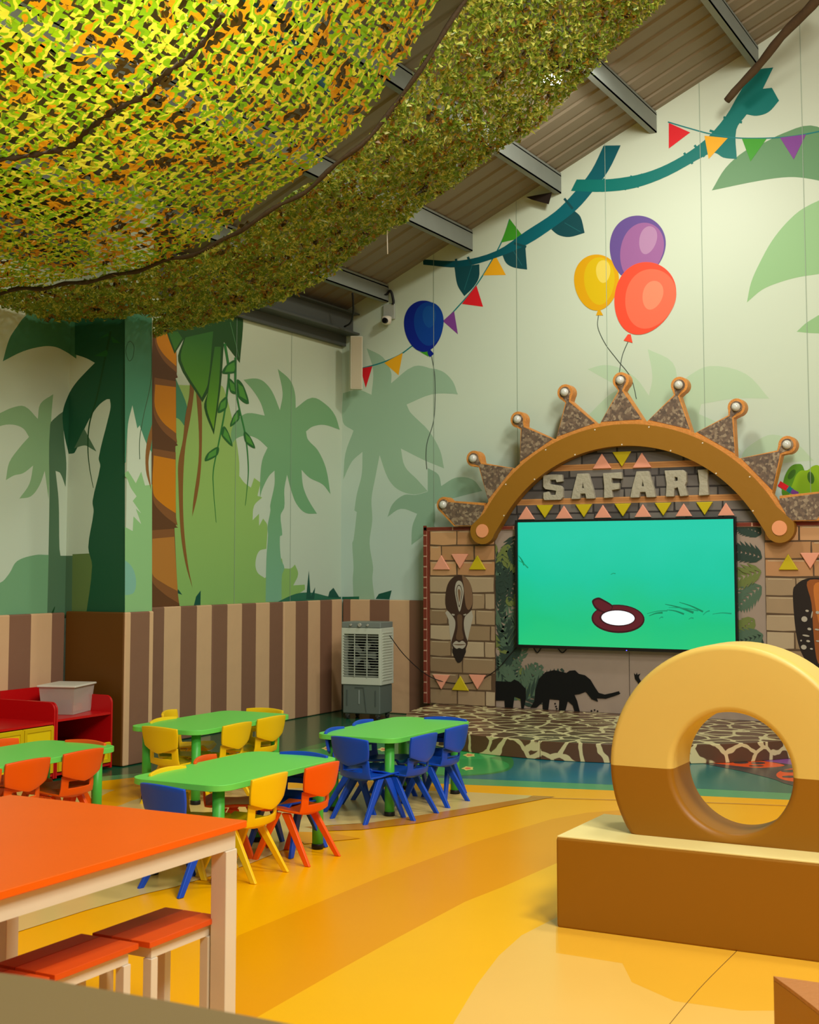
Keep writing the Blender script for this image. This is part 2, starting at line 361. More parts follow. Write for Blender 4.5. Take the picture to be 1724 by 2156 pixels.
for a, b in (((1272, 376), (1266, 404)), ((1330, 370), (1315, 400)), ((1352, 366), (1342, 395)), ((1440, 322), (1458, 345)), ((1462, 306), (1483, 330)), ((1494, 275), (1526, 285)), ((1523, 247), (1562, 258)), ((1188, 418), (1206, 440)), ((960, 545), (962, 560)), ((985, 541), (992, 556)), ((1082, 512), (1108, 520))):
    bk.add(band([a, b], 5), tv2 if a[0] > 1210 else tvd)
bk.add(band([(1406, 257), (1450, 270), (1500, 283), (1560, 291), (1650, 289), (1724, 277), (1780, 262)], 2.6), cord)
for P, M in (([(1408, 259), (1453, 279), (1408, 313)], red), ([(1483, 286), (1532, 291), (1492, 335)], yel), ([(1562, 292), (1614, 292), (1580, 340)], grn), ([(1642, 290), (1697, 283), (1671, 336)], pur)): bk.add(P, M)
def balloon(outer, inner, hi, knot, mats):
    bk.add(outer, mats[0]); bk.add(inner, mats[1]); bk.add(hi, mats[2]); bk.add(knot, mats[0])
def egg(cx, cy, a, b, rot=0, k=.12):
    r = math.radians(rot); out = []
    for j in range(44):
        t = j * 2 * PI / 44; y = b * math.sin(t); x = a * math.cos(t) * (1 - k * math.sin(t))
        out.append((cx + x * math.cos(r) - y * math.sin(r), cy + x * math.sin(r) + y * math.cos(r)))
    return out
line = mat((70, 82, 72), **WR)
bk.add(band([(909, 750), (916, 800), (914, 880), (900, 930), (897, 960), (899, 988)], 1.4), line)
bk.add(band([(1260, 664), (1259, 690), (1275, 725), (1300, 758), (1328, 795), (1340, 840)], 1.5), line); bk.add(band([(1322, 720), (1310, 750), (1303, 792)], 1.5), line)
balloon(egg(892, 687, 41, 54), egg(903, 682, 31, 46), egg(904, 667, 14, 23), [(900, 738), (906, 736), (914, 745), (906, 752), (902, 748)], [mat((6, 32, 132), **WR), mat((6, 62, 146), **WR), mat((16, 78, 152), **WR)])
balloon(egg(1256, 595, 47, 59), egg(1262, 592, 32, 50), egg(1270, 572, 15, 24), [(1259, 653), (1264, 653), (1270, 664), (1255, 664)], [mat((214, 160, 0), **WR), mat((212, 180, 4), **WR), mat((224, 202, 84), **WR)])
balloon(egg(1341, 522, 58, 68, 14), egg(1350, 530, 44, 62, 18), egg(1364, 506, 18, 30, 14), [(1330, 585), (1334, 585), (1336, 590), (1328, 590)], [mat((98, 76, 142), **WR), mat((150, 96, 150), **WR), mat((172, 130, 168), **WR)])
balloon(egg(1356, 629, 63, 78, 20), egg(1368, 630, 52, 64, 20), egg(1374, 622, 21, 31, 16), [(1322, 704), (1328, 704), (1332, 722), (1313, 717)], [mat((236, 76, 48), **WR), mat((238, 106, 76), **WR), mat((240, 134, 100), **WR)])
# green animal peeping from behind the crown
ge = mat((132, 176, 24), **WR); gd = mat((84, 140, 26), **WR); gs = mat((58, 104, 26), **WR)
bk.add(smoothloop([(1650, 1045), (1650, 1010), (1662, 985), (1678, 977), (1692, 986), (1700, 1046)]), gd); bk.add(smoothloop([(1668, 1050), (1672, 1010), (1684, 992), (1700, 990), (1712, 981), (1726, 982), (1750, 1010), (1755, 1050)]), ge)
bk.add(ell(1667, 999, 6, 12, 35), gs); bk.add(ell(1707, 1006, 7, 13, -12), gs)
bk.add(band([(1640, 1018), (1660, 1030)], 12), red); bk.add(band([(1658, 1028), (1668, 1035)], 12), cord); bk.add(band([(1666, 1034), (1680, 1041)], 10), pur)
# panel joints
jt = mat((152, 170, 150), **WR)
for x in (1.15, 2.12, 3.10, 4.08, 5.06, 6.04):
    for z0, z1 in ((1.2, roofz(x)),):
        vs = [bk.bm.verts.new((x + a, -.00009 * bk.k - .0001, z)) for a, z in ((-.0025, z0), (.0025, z0), (.0025, z1), (-.0025, z1))]; bk.bm.faces.new(vs).material_index = bk.mi(jt)
obj('wall_back', bk.bm, bk.mats, kind='structure')

# ---- left wall with its mural (wall face x=0; the pillar stands out of it)
PY0, PY1, PXW = -4.34, -4.05, .62
def put_left(px, py, d):
    p = onx(px, py, 0); return p + Vector((d, 0, 0))
def put_pf(px, py, d): return ony(px, py, PY0) + Vector((0, -d, 0))
def put_ps(px, py, d): return onx(px, py, PXW) + Vector((d, 0, 0))
lw_base = ramp_mat(2, 1.0, 4.2, [(0, (184, 200, 180)), (.5, (192, 206, 184)), (1, (204, 210, 182))], .5, .28)
LW, PF, PS = (Print(f_, soft_=True) for f_ in (put_left, put_pf, put_ps))
for P in (LW, PF, PS): P.mi(lw_base)
for (y0, y1) in ((-15, 0),):
    v = [LW.bm.verts.new(p) for p in ((0, y0, 0), (0, y1, 0), (0, y1, roofz(0)), (0, y0, roofz(0)))]; LW.bm.faces.new(v)
    v = [LW.bm.verts.new(p) for p in ((-.12, y0, 0), (-.12, y1, 0), (-.12, y1, roofz(0)), (-.12, y0, roofz(0)))]; LW.bm.faces.new(v)
v = [PF.bm.verts.new(p) for p in ((0, PY0, 0), (PXW, PY0, 0), (PXW, PY0, roofz(PXW)), (0, PY0, roofz(0)))]; PF.bm.faces.new(v)
v = [PS.bm.verts.new(p) for p in ((PXW, PY0, 0), (PXW, PY1, 0), (PXW, PY1, roofz(PXW)), (PXW, PY0, roofz(PXW)))]; PS.bm.faces.new(v)
v = [PS.bm.verts.new(p) for p in ((0, PY1, 0), (PXW, PY1, 0), (PXW, PY1, roofz(PXW)), (0, PY1, roofz(0)))]; PS.bm.faces.new(v)
XB, XP, XS = 152.5, 263, 320
A1 = lambda p: Z(p, 0, 600, 3.0786)
def L3(poly, M, where='BFS'):
    if 'B' in where: LW.add(poly, M, None, 150)
    if 'F' in where: PF.add(poly, M, 136, XP)
    if 'S' in where: PS.add(poly, M, XP, XS)
def LA(poly, M): LW.add(poly, M, 319, None)
gpalm = mat((134, 172, 126), **WR); gtrunk = mat((78, 112, 82), **WR); bush = mat((112, 160, 118), **WR); dkt = mat((28, 84, 54), **WR); can = mat((64, 122, 84), **WR); gy = mat((98, 122, 66), **WR)
L3(A1([(-200, 900), (-60, 850), (0, 830), (80, 795), (160, 787), (245, 868), (262, 770), (345, 708), (333, 850), (325, 1100), (315, 1390), (290, 1205), (255, 1300), (200, 1370), (125, 1385), (190, 1290), (215, 1170), (150, 1220), (90, 1235), (38, 1265), (60, 1150), (130, 1050), (188, 985), (150, 930), (80, 905), (0, 915), (-200, 1000)]), gpalm, 'B')
L3(A1([(325, 905), (370, 850), (410, 820), (415, 1000), (430, 1150), (425, 1310), (390, 1220), (360, 1205), (380, 1400), (385, 1700), (392, 1755), (475, 1755), (475, 2160), (305, 2160), (315, 1700), (320, 1390)]), gtrunk, 'BF')
L3(A1([(-200, 2170), (-200, 1960), (0, 1930), (60, 1870), (110, 1790), (230, 1750), (315, 1750), (305, 2170)]), bush, 'B')
L3(A1([(470, 1745), (580, 1740), (600, 1810), (575, 2160), (465, 2160)]), gy, 'BF')
L3(A1([(18, 495), (60, 350), (110, 270), (160, 205), (300, 100), (490, 60), (495, 478), (430, 435), (360, 402), (280, 398), (150, 430)]), can, 'BF')
L3(A1([(485, 60), (820, 60), (820, 2160), (555, 2160), (597, 1820), (572, 1700), (607, 1470), (600, 1400), (650, 1175), (640, 1120), (700, 870), (717, 790), (712, 740), (690, 742), (640, 780), (590, 850), (540, 950), (485, 1085), (445, 1095), (415, 960), (406, 830), (440, 720), (488, 640), (560, 560), (615, 505), (560, 475), (485, 450)]), dkt, 'BF')
L3(A1([(490, 640), (445, 720), (410, 830), (418, 960), (448, 1090), (470, 1000), (480, 800)]), dkt, 'B')
L3(A1([(545, 930), (625, 1080), (590, 1060), (550, 1040), (480, 1060), (510, 1000)]), gtrunk, 'F')
L3(A1([(640, 1130), (560, 1040), (480, 1045), (400, 1095), (440, 1130), (470, 1200)]), gtrunk, '')
vin = mat((26, 72, 34), **WR)
L3(band(A1([(718, 300), (680, 480), (630, 720), (580, 900), (570, 1050), (580, 1180), (605, 1315)]), (4.5, 1.2)), vin, 'F')
for P in ([(610, 460), (690, 420), (700, 440), (690, 465)], [(640, 350), (700, 310), (705, 330)], [(720, 330), (780, 378), (730, 375)]): L3(A1(P), mat((32, 100, 44), **WR), 'F')
L3(band(A1([(335, 2140), (355, 2085)]), (6, 1)), vin, 'B')
# pillar side
L3(A1([(790, 60), (1010, 60), (1010, 900), (1000, 1110), (950, 1030), (905, 910), (890, 930), (858, 780), (830, 900), (815, 1150), (790, 1160)]), mat((70, 136, 104), **WR), 'S')
L3(A1([(790, 1230), (830, 1205), (880, 1285), (915, 1210), (940, 1300), (1010, 1290), (1010, 2160), (790, 2160), (795, 1560), (860, 1595), (865, 1500), (915, 1550), (880, 1450), (915, 1480), (860, 1400), (885, 1370), (845, 1310), (820, 1250)]), mat((136, 184, 124), **WR), 'S')
L3(A1([(790, 1770), (850, 1820), (880, 1900), (870, 1990), (820, 2010), (790, 2000)]), mat((122, 174, 156), **WR), 'S')
br1 = mat((132, 88, 40), **WR)
L3(A1([(992, 880), (985, 1000), (962, 1150), (980, 1330), (945, 1200), (950, 1030)]), br1, 'S')
L3(band(A1([(978, 300), (980, 600), (930, 850), (905, 1000), (905, 1130)]), 1.5), mat((60, 90, 60), **WR), 'S')
L3(band(A1([(830, 370), (815, 430), (835, 490), (860, 470), (868, 400), (845, 365), (825, 380)]), 1.2), vin, 'S')
# long wall
lime = ramp_mat(2, 1.2, 3.6, [(0, (132, 176, 96)), (.5, (146, 184, 96)), (1, (160, 188, 104))], **WR)
LA(A1([(980, 640), (1230, 650), (1430, 650), (1460, 700), (1500, 850), (1530, 1000), (1550, 1150), (1550, 1240)]) + c2([(70, 1290), (100, 1330), (140, 1360), (160, 1300), (200, 1330), (180, 1410), (210, 1420), (160, 1470), (150, 1560), (190, 1520), (190, 1595), (215, 1550), (240, 1590), (235, 1735), (190, 1750), (168, 1820), (180, 1880), (225, 1915), (240, 1900), (260, 1800), (330, 1795), (342, 1855), (385, 1855), (410, 1832), (430, 1890), (400, 1960), (470, 1955), (472, 1985), (320, 2070), (-470, 2110)]), lime)
LA(A1([(980, 600), (1140, 610), (1215, 800), (1200, 920), (1145, 862), (980, 860)]), mat((70, 136, 100), **WR))
mp = ramp_mat(2, 1.2, 3.6, [(0, (118, 172, 140)), (.4, (112, 164, 116)), (1, (126, 168, 118))], **WR)
LA(c2([(305, 632), (380, 700), (410, 780), (415, 872), (515, 808), (600, 850), (655, 915), (685, 1005), (590, 975), (520, 985), (478, 1015), (490, 1065), (550, 1130), (600, 1240), (628, 1400), (580, 1340), (500, 1300), (450, 1250), (460, 1350), (490, 1430), (545, 1520), (475, 1515), (420, 1460), (385, 1370), (362, 1280), (345, 1370), (345, 1480), (322, 1530), (332, 1650), (318, 1660), (325, 1800), (345, 1850), (330, 1900), (328, 2060), (230, 2060), (235, 1800), (245, 1650), (242, 1600), (260, 1500), (258, 1470), (285, 1340), (285, 1255), (250, 1290), (210, 1370), (195, 1425), (198, 1290), (210, 1190), (242, 1115), (180, 1060), (110, 1040), (50, 1060), (22, 1095), (20, 1010), (60, 940), (120, 903), (225, 918), (200, 840), (150, 760), (95, 698), (170, 690), (220, 710), (270, 770), (318, 885), (335, 780)]), mp)
LA(c2([(300, 2062), (420, 2010), (520, 2005), (620, 2028), (705, 2030), (705, 2060)]), mat((40, 104, 78), **WR))
dkg = mat((18, 78, 62), **WR)
for P in ([(478, 2045), (495, 1868), (505, 2000), (510, 2045)], [(500, 2045), (534, 1970), (528, 2045)], [(612, 2035), (622, 1998), (646, 1974), (684, 2035)]): LA(c2(P), dkg)
for P in ([(1050, 2100), (1075, 2020), (1105, 1975), (1145, 1968), (1180, 2008), (1140, 1995), (1110, 2030), (1100, 2100)], [(1250, 2100), (1270, 2020), (1300, 1980), (1298, 2100)]): LA(A1(P), dkg)
# orange palm trunk
tb = mat((98, 62, 34), **WR); to = mat((206, 128, 16), **WR); to2 = mat((178, 118, 48), **WR); tr = mat((132, 84, 44), **WR); td = mat((82, 50, 34), **WR)
LA(A1([(980, 300), (1130, 300), (1145, 580), (1152, 600), (1138, 605), (1142, 1020), (1152, 1040), (1136, 1045), (1140, 1560), (1154, 1572), (1130, 1575), (1152, 2000), (1168, 2110), (975, 2110)]), tb)
for P in ([(1010, 300), (1120, 310), (1142, 430), (1146, 570), (1060, 490), (1005, 380)], [(1000, 600), (1140, 625), (1142, 980), (1148, 1025), (1050, 940), (995, 830)], [(990, 1060), (1138, 1085), (1140, 1500), (1150, 1560), (1050, 1480), (990, 1390)], [(985, 1590), (1128, 1580), (1152, 2000), (1160, 2065), (1060, 2000), (982, 1910)]): LA(A1(P), tr)
for P in ([(1018, 300), (1110, 310), (1138, 430), (1142, 528), (1060, 450), (1015, 370)], [(1005, 645), (1138, 662), (1140, 962), (1050, 885), (1003, 790)], [(995, 1105), (1136, 1132), (1138, 1480), (1050, 1420), (992, 1350)]): LA(A1(P), to)
LA(A1([(987, 1645), (1128, 1632), (1150, 1984), (1060, 1935), (985, 1870)]), to2)
# leaves and vines hanging in front
lo = mat((36, 78, 30), **WR); li = ramp_mat(2, 2.6, 3.7, [(0, (128, 176, 40)), (.5, (88, 146, 36)), (1, (52, 108, 40))], **WR)
LA(A1([(1255, 650), (1230, 640), (1225, 720), (1200, 850), (1185, 1000), (1155, 1150), (1155, 1280), (1170, 1600), (1200, 1800), (1246, 1962), (1215, 1800), (1190, 1560), (1185, 1300), (1200, 1050), (1235, 850), (1255, 700)]), br1)
LA(A1([(1270, 690), (1300, 730), (1308, 950), (1300, 1200), (1275, 1380), (1245, 1500), (1252, 1400), (1285, 1150), (1288, 950)]), br1)
LA(A1([(1065, 200), (1080, 310), (1130, 447), (1190, 350), (1155, 495), (1310, 760), (1345, 700), (1322, 795), (1385, 970), (1430, 650), (1450, 370), (1553, 505), (1575, 190), (1540, 100), (1065, 100)]), lo)
LA(A1([(1090, 310), (1132, 425), (1180, 345), (1150, 300)]), li); LA(A1([(1200, 340), (1172, 490), (1306, 730), (1345, 640), (1380, 300)]), li); LA(A1([(1350, 680), (1338, 795), (1383, 935), (1418, 640), (1430, 400), (1390, 400)]), li)
LA(band(A1([(1490, 240), (1548, 470)]), 1.3), mat((80, 130, 80), **WR))
vg = mat((46, 122, 54), **WR); vl = mat((82, 150, 58), **WR); vd = mat((40, 100, 44), **WR)
LA(band(A1([(1455, 380), (1482, 560), (1470, 700), (1450, 850), (1415, 1030), (1382, 1200), (1382, 1320), (1400, 1540)]), (5.5, .8)), vg)
LA(band(A1([(1525, 470), (1525, 640), (1545, 780), (1590, 980), (1608, 1180), (1600, 1320), (1588, 1430)]), (5, .8)), vg)
for P in ([(1440, 575), (1465, 520), (1525, 485), (1530, 540), (1520, 570)], [(1478, 605), (1520, 640), (1530, 705), (1490, 690)], [(1530, 615), (1575, 650), (1612, 770), (1545, 730)], [(1410, 830), (1425, 760), (1470, 725), (1465, 800)], [(1490, 920), (1510, 850), (1545, 808), (1548, 870)], [(1448, 915), (1480, 960), (1505, 1048), (1435, 975)], [(1328, 1143), (1345, 1090), (1412, 1048), (1405, 1105)], [(1580, 950), (1620, 985), (1652, 1060), (1590, 1020)]):
    LA(smoothloop(A1(P), 3), vd); c = Vector((0, 0))
    for q in A1(P): c += Vector(q) / len(P)
    LA([tuple(c + (Vector(q) - c) * .72) for q in A1(P)], vl)
for y in (-1.02, -2.0):
    vs = [LW.bm.verts.new((.00009 * LW.k + .0001, y + a, z)) for a, z in ((-.0025, 1.2), (.0025, 1.2), (.0025, 4.2), (-.0025, 4.2))]; LW.bm.faces.new(vs).material_index = LW.mi(jt)
obj('wall_left', LW.bm, LW.mats, kind='structure')
base = len(PF.mats); bmj = PF.bm
tmp = bpy.data.meshes.new('t'); PS.bm.to_mesh(tmp); nf = len(bmj.faces); bmj.from_mesh(tmp); bmj.faces.ensure_lookup_table()
for f in bmj.faces[nf:]: f.material_index += base
obj('wall_pillar', bmj, PF.mats + PS.mats, kind='structure')

# ---- roof: corrugated sheet, purlins, eave beam
bm = bmesh.new(); prof = []
y = .1
while y > -15:
    prof += [(y, 0), (y - .17, 0), (y - .19, .02), (y - .23, .02), (y - .25, 0)]; y -= .25
rows = []
for x in (-.1, 4.5, 9.2):
    rows.append([bm.verts.new((x, a, roofz(x) + .0 + b)) for a, b in prof])
for r0, r1 in zip(rows, rows[1:]):
    for i in range(len(prof) - 1):
        if prof[i][0] - prof[i + 1][0] < 1e-6: continue
        bm.faces.new((r0[i], r1[i], r1[i + 1], r0[i + 1]))
obj('ceiling', bm, mat((136, 126, 106), .55, .3, var=.12, vscale=2.5), kind='structure')
steel = mat((128, 134, 126), .5, .4, var=.1, vscale=5); dsteel = mat((78, 80, 74), .5, .3)
PUR = [(.56, 4.44), (1.58, 4.89), (2.59, 5.38), (3.61, 5.86), (4.63, 6.36), (5.64, 6.84), (6.65, 7.32)]
places = ['nearest the left eave', 'second from the left eave', 'third from the left eave, above the palm mural', 'ending over the balloons', 'ending beside the rustic pole', 'sixth up the roof slope', 'highest on the roof slope']
for k, (x, z) in enumerate(PUR):
    bm = bmesh.new()
    zt = roofz(x) - .004
    box(bm, x - .035, x + .035, -14.8, -.005, z - .0, z + .012)
    box(bm, x + .025, x + .035, -14.8, -.005, z, zt)
    box(bm, x - .035, x + .035, -14.8, -.005, zt - .035, zt - .022)
    tag(obj('roof_purlin', bm, steel), 'grey steel roof purlin ' + places[k], 'beam', 'steel purlins under the roof sheet')
bm = bmesh.new()
box(bm, .06, .24, -14.8, -.02, 4.10, 4.12); box(bm, .142, .156, -14.8, -.02, 4.12, 4.32); box(bm, .06, .24, -14.8, -.02, 4.32, 4.335)
tag(obj('eave_beam', bm, dsteel), 'dark grey steel I-beam along the top of the left wall', 'beam')
obj('eave_shade_strip', BX(.008, .06, -14.8, -.01, 3.99, 4.10), dsteel, kind='structure')  # dark strip added for the shade on the wall beneath the beam

# wall padding: striped and brown vinyl mats
cA, cB = (130, 94, 72), (206, 168, 126)
sL = stripes_mat(1, -.03 - .238 * 40, .238, cA, cB); sB = stripes_mat(1, -4.54 - .232 * 2 * 10, .232, cA, cB); sK = stripes_mat(0, .151 - .242, .242, cA, cB); sP = stripes_mat(1, -4.319, .234, cA, cB)
def pad(label, M, *b): return tag(obj('wall_pad', BX(*b), M, bevel=.012, segs=3), label, 'wall padding', 'padded vinyl mats along the wall foot')
pad('striped brown and beige wall mat in the far left corner beside the air cooler', sL, .004, .05, -1.195, -.052, .003, 1.2)
pad('striped brown and beige wall mat behind the yellow-chair table, midway along left wall', sL, .004, .05, -2.405, -1.2, .003, 1.2)
pad('striped brown and beige wall mat just past the pillar on left wall', sL, .004, .05, PY1 + .052, -2.41, .003, 1.2)
pad('striped brown and beige wall mat behind the red storage shelves', sB, .004, .05, -6.9, PY0 - .052, .003, 1.19)
pad('dark brown vinyl mat on the pillar face beside the red shelves', mat((98, 60, 10), .45, .3, bump=.2, bscale=6), .052, .655, PY0 - .05, PY0 - .004, .003, 1.2)
pad('striped beige mat on the pillar side facing the kids tables', sP, PXW + .004, PXW + .045, PY0 - .04, PY1 + .02, .003, 1.2)
pad('striped brown and beige wall mat on back wall behind the air cooler', sK, .052, 1.15, -.05, -.004, .003, 1.2)

# rustic pole under the roof, flag, wire
p0, p1 = ony(1530, 212, -.35), ony(1740, -28, -.9)
pts = [p0.lerp(p1, t) + Vector((.008 * math.sin(9 * t), 0, .01 * math.sin(13 * t))) for t in [k / 14 for k in range(15)]]
tag(obj('rustic_pole', TB(pts, [.034 + .014 * t + .003 * math.sin(30 * t) for t in [k / 14 for k in range(15)]], 12), mat((82, 64, 44), .8, .2, bump=.6, bscale=30, var=.3)), 'dark rough wooden pole slanting under the roof at upper right', 'pole')
a = [ony(*q, -.12) for q in ((1108, 415), (1162, 405), (1155, 430), (1118, 420))]
tag(obj('pennant_flag', PR([[(p.x, p.z) for p in a]], -.125, -.118), mat((36, 26, 18), .8, .2)), 'small black pennant hanging under the roof beside the teal vine', 'flag')
p0 = Vector((2.6, -4.4, 4.35))
wz = ony(815, 500, -3.6); wb = ony(816, 535, -3.6)
tag(obj('hanging_wire', TB([wz + Vector((0, 0, .8)), wz, wb], .004, 5), mat((225, 220, 205), .5)), 'thin white wire hanging below the net edge', 'wire')

# speaker on the corner, security camera
sp = thing('column_speaker', 'slim white column loudspeaker mounted high in the far left corner', 'speaker', (.30, -.2, 3.76), math.radians(38))
obj('cabinet', BX(-.066, .066, -.05, .05, -.29, .29), mat((206, 198, 172), .5, .3), sp, bevel=.006)
obj('grille', BX(-.056, .056, -.056, -.05, -.28, .28), mat((192, 180, 148), .6, .3, bump=.6, bscale=400), sp)
obj('bracket', BX(-.02, .02, .05, .15, -.1, .1), dsteel, sp)
sc_ = thing('security_camera', 'small white security camera with black lens below the first purlin', 'camera', (.61, 0, 4.24), 0)
obj('mount', BX(-.07, .07, -.03, -.002, .0, .17), mat((170, 176, 164), .5, .3), sc_, bevel=.006)
obj('housing', lathe(bmesh.new(), [(.01, -.045), (.045, -.035), (.055, 0), (.055, .04), (.03, .05)], 20, M=Matrix.Translation((.0, -.075, -.02))), mat((226, 218, 196), .4, .4), sc_)
h = obj('lens', lathe(bmesh.new(), [(.026, -.012), (.03, .0), (.03, .03)], 20, M=Matrix.Translation((.015, -.122, -.03)) @ Matrix.Rotation(math.radians(90), 4, 'X')), mat((20, 20, 22), .15, .6), sc_)
tag(obj('power_cable', TB(smoothline([Vector((.55, -2.6, 4.48)), Vector((.56, -.9, 4.47)), Vector((.58, -.12, 4.50)), Vector((.64, -.05, 4.55)), Vector((.67, -.03, 4.44)), Vector((.66, -.03, 4.40))]), .014, 6), mat((22, 20, 20), .5)), 'black cable bundle running along the lowest purlin to the security camera', 'cable')
tag(obj('power_cable', TB(smoothline([Vector((.55, -.7, 4.42)), Vector((.50, -.6, 4.25)), Vector((.38, -.45, 4.16)), Vector((.25, -.36, 4.14))]), .011, 6), mat((22, 20, 20), .5)), 'black cable drooping from lowest purlin to the eave beam', 'cable')
# blue pipe up in the roof seen through the net
pa, pb = ony(530, -20, -4.2), ony(745, 240, -4.2)
pa.z = min(pa.z, roofz(pa.x) - .1); 
tag(obj('conduit_pipe', TB([Vector((2.68, -6.6, 5.56)), Vector((2.22, -3.85, 5.31))], .05, 12), mat((70, 140, 190), .4)), 'blue pipe under the roof glimpsed through the net', 'pipe')

# ================================================================== STAGE
def giraffe_mat():
    M = bpy.data.materials.new('giraffe_vinyl'); M.use_nodes = True; nt = M.node_tree; L = nt.links; bs = nt.nodes['Principled BSDF']
    tc = nt.nodes.new('ShaderNodeTexCoord')
    nz = nt.nodes.new('ShaderNodeTexNoise'); nz.inputs['Scale'].default_value = 5; L.new(tc.outputs['Object'], nz.inputs['Vector'])
    ad = nt.nodes.new('ShaderNodeMix'); ad.data_type = 'RGBA'; ad.blend_type = 'LINEAR_LIGHT'; ad.inputs[0].default_value = .06
    L.new(tc.outputs['Object'], ad.inputs[6]); L.new(nz.outputs['Color'], ad.inputs[7])
    vo = nt.nodes.new('ShaderNodeTexVoronoi'); vo.feature = 'DISTANCE_TO_EDGE'; vo.inputs['Scale'].default_value = 4.5; L.new(ad.outputs[2], vo.inputs['Vector'])
    cr = nt.nodes.new('ShaderNodeValToRGB'); L.new(vo.outputs['Distance'], cr.inputs[0])
    cr.color_ramp.elements[0].position = .06; cr.color_ramp.elements[0].color = (*lin((214, 200, 148)), 1)
    cr.color_ramp.elements[1].position = .075; cr.color_ramp.elements[1].color = (*lin((98, 68, 48)), 1)
    L.new(cr.outputs[0], bs.inputs['Base Color']); bs.inputs['Roughness'].default_value = .3; bs.inputs['Specular IOR Level'].default_value = .4
    return M
gir = giraffe_mat()
SX, SY, SR = 3.365, -.405, 2.06
out = [(SX + SR * math.cos(a), SY + SR * math.sin(a)) for a in [PI + k * PI / 48 for k in range(49)]]
stage = thing('stage_platform', 'low half-round stage mat in giraffe print at the foot of the safari wall', 'stage', (0, 0, 0))
seg = [(0, 24, 'left'), (24, 49, 'right')]
Pz = lambda u, v, d: (u, v, d)
L0 = [(out[0][0], -.255)] + out[:25] + [(SX, -.255)]; R0 = [(SX + .006, -.255)] + [(SX + .006, out[24][1])] + out[25:] + [(out[-1][0], -.255)]
obj('stage_mat', PR([L0], .002, .15, P=Pz), gir, stage, bevel=.018, segs=3)
obj('stage_mat', PR([R0], .002, .15, P=Pz), gir, stage, bevel=.018, segs=3)

# ---- safari backdrop
BD = thing('safari_backdrop', 'printed stone safari stage wall with tribal masks, crown arch and wood sign', 'stage set', (0, 0, 0))
Y0 = -.25
stone = [mat(c, .6, .25, var=.05, vscale=8) for c in ((172, 150, 118), (160, 136, 104), (150, 126, 94), (180, 160, 128), (140, 116, 86))]
mortar = mat((92, 72, 52), .6, .25); warm = [mat(c, .6, .25) for c in ((196, 150, 104), (184, 136, 92), (176, 132, 88))]
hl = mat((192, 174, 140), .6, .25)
def col_print(x0, x1, z0, z1, warmrows, seed):
    R = random.Random(seed)
    P = Print(lambda u, v, d: Vector((u, Y0 - .02 - d, v)), .0004)
    box(P.bm, x0, x1, Y0 - .02, Y0 + .2, z0, z1, P.mi(mortar))
    z, k = z0 + .004, 0
    while z < z1 - .03:
        hgt = min(.138 + R.random() * .02, z1 - z - .004)
        x = x0 + .004 - (R.random() * .2 if k % 2 else 0)
        while x < x1 - .02:
            wd = R.choice((.24, .30, .36, .42)); a, b = max(x, x0 + .002), min(x + wd, x1 - .002)
            if b - a > .03:
                j = lambda s=.006: (R.random() - .5) * s
                M = R.choice(warm) if k in warmrows else R.choice(stone)
                q = [(a + j(), z + .006 + j()), (a + (b - a) * .5, z + j()), (b + j(), z + .006 + j()), (b + j(), z + hgt * .5), (b + j(), z + hgt + j()), (a + (b - a) * .5, z + hgt + j(.004)), (a + j(), z + hgt + j()), (a + j(), z + hgt * .5)]
                P.add(q, M, x0, x1, layer=2)
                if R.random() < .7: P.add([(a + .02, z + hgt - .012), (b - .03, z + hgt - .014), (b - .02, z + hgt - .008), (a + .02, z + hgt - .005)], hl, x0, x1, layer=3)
            x += wd + .014
        z += hgt + .014; k += 1
    return P
def on_bd(px, py): p = ony(px, py, Y0 - .02); return (p.x, p.z)
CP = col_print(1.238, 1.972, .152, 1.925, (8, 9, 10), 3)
T6 = lambda pts: [on_bd(830 + x / 4.9, 1080 + y / 4.9) for x, y in pts]
mk = mat((64, 44, 34), .5, .3); mk2 = mat((104, 78, 56), .5, .3); mkl = mat((176, 168, 150), .5, .3); mkd = mat((38, 30, 26), .5, .3); mkb = mat((128, 98, 72), .5, .3)
CP.k = 5
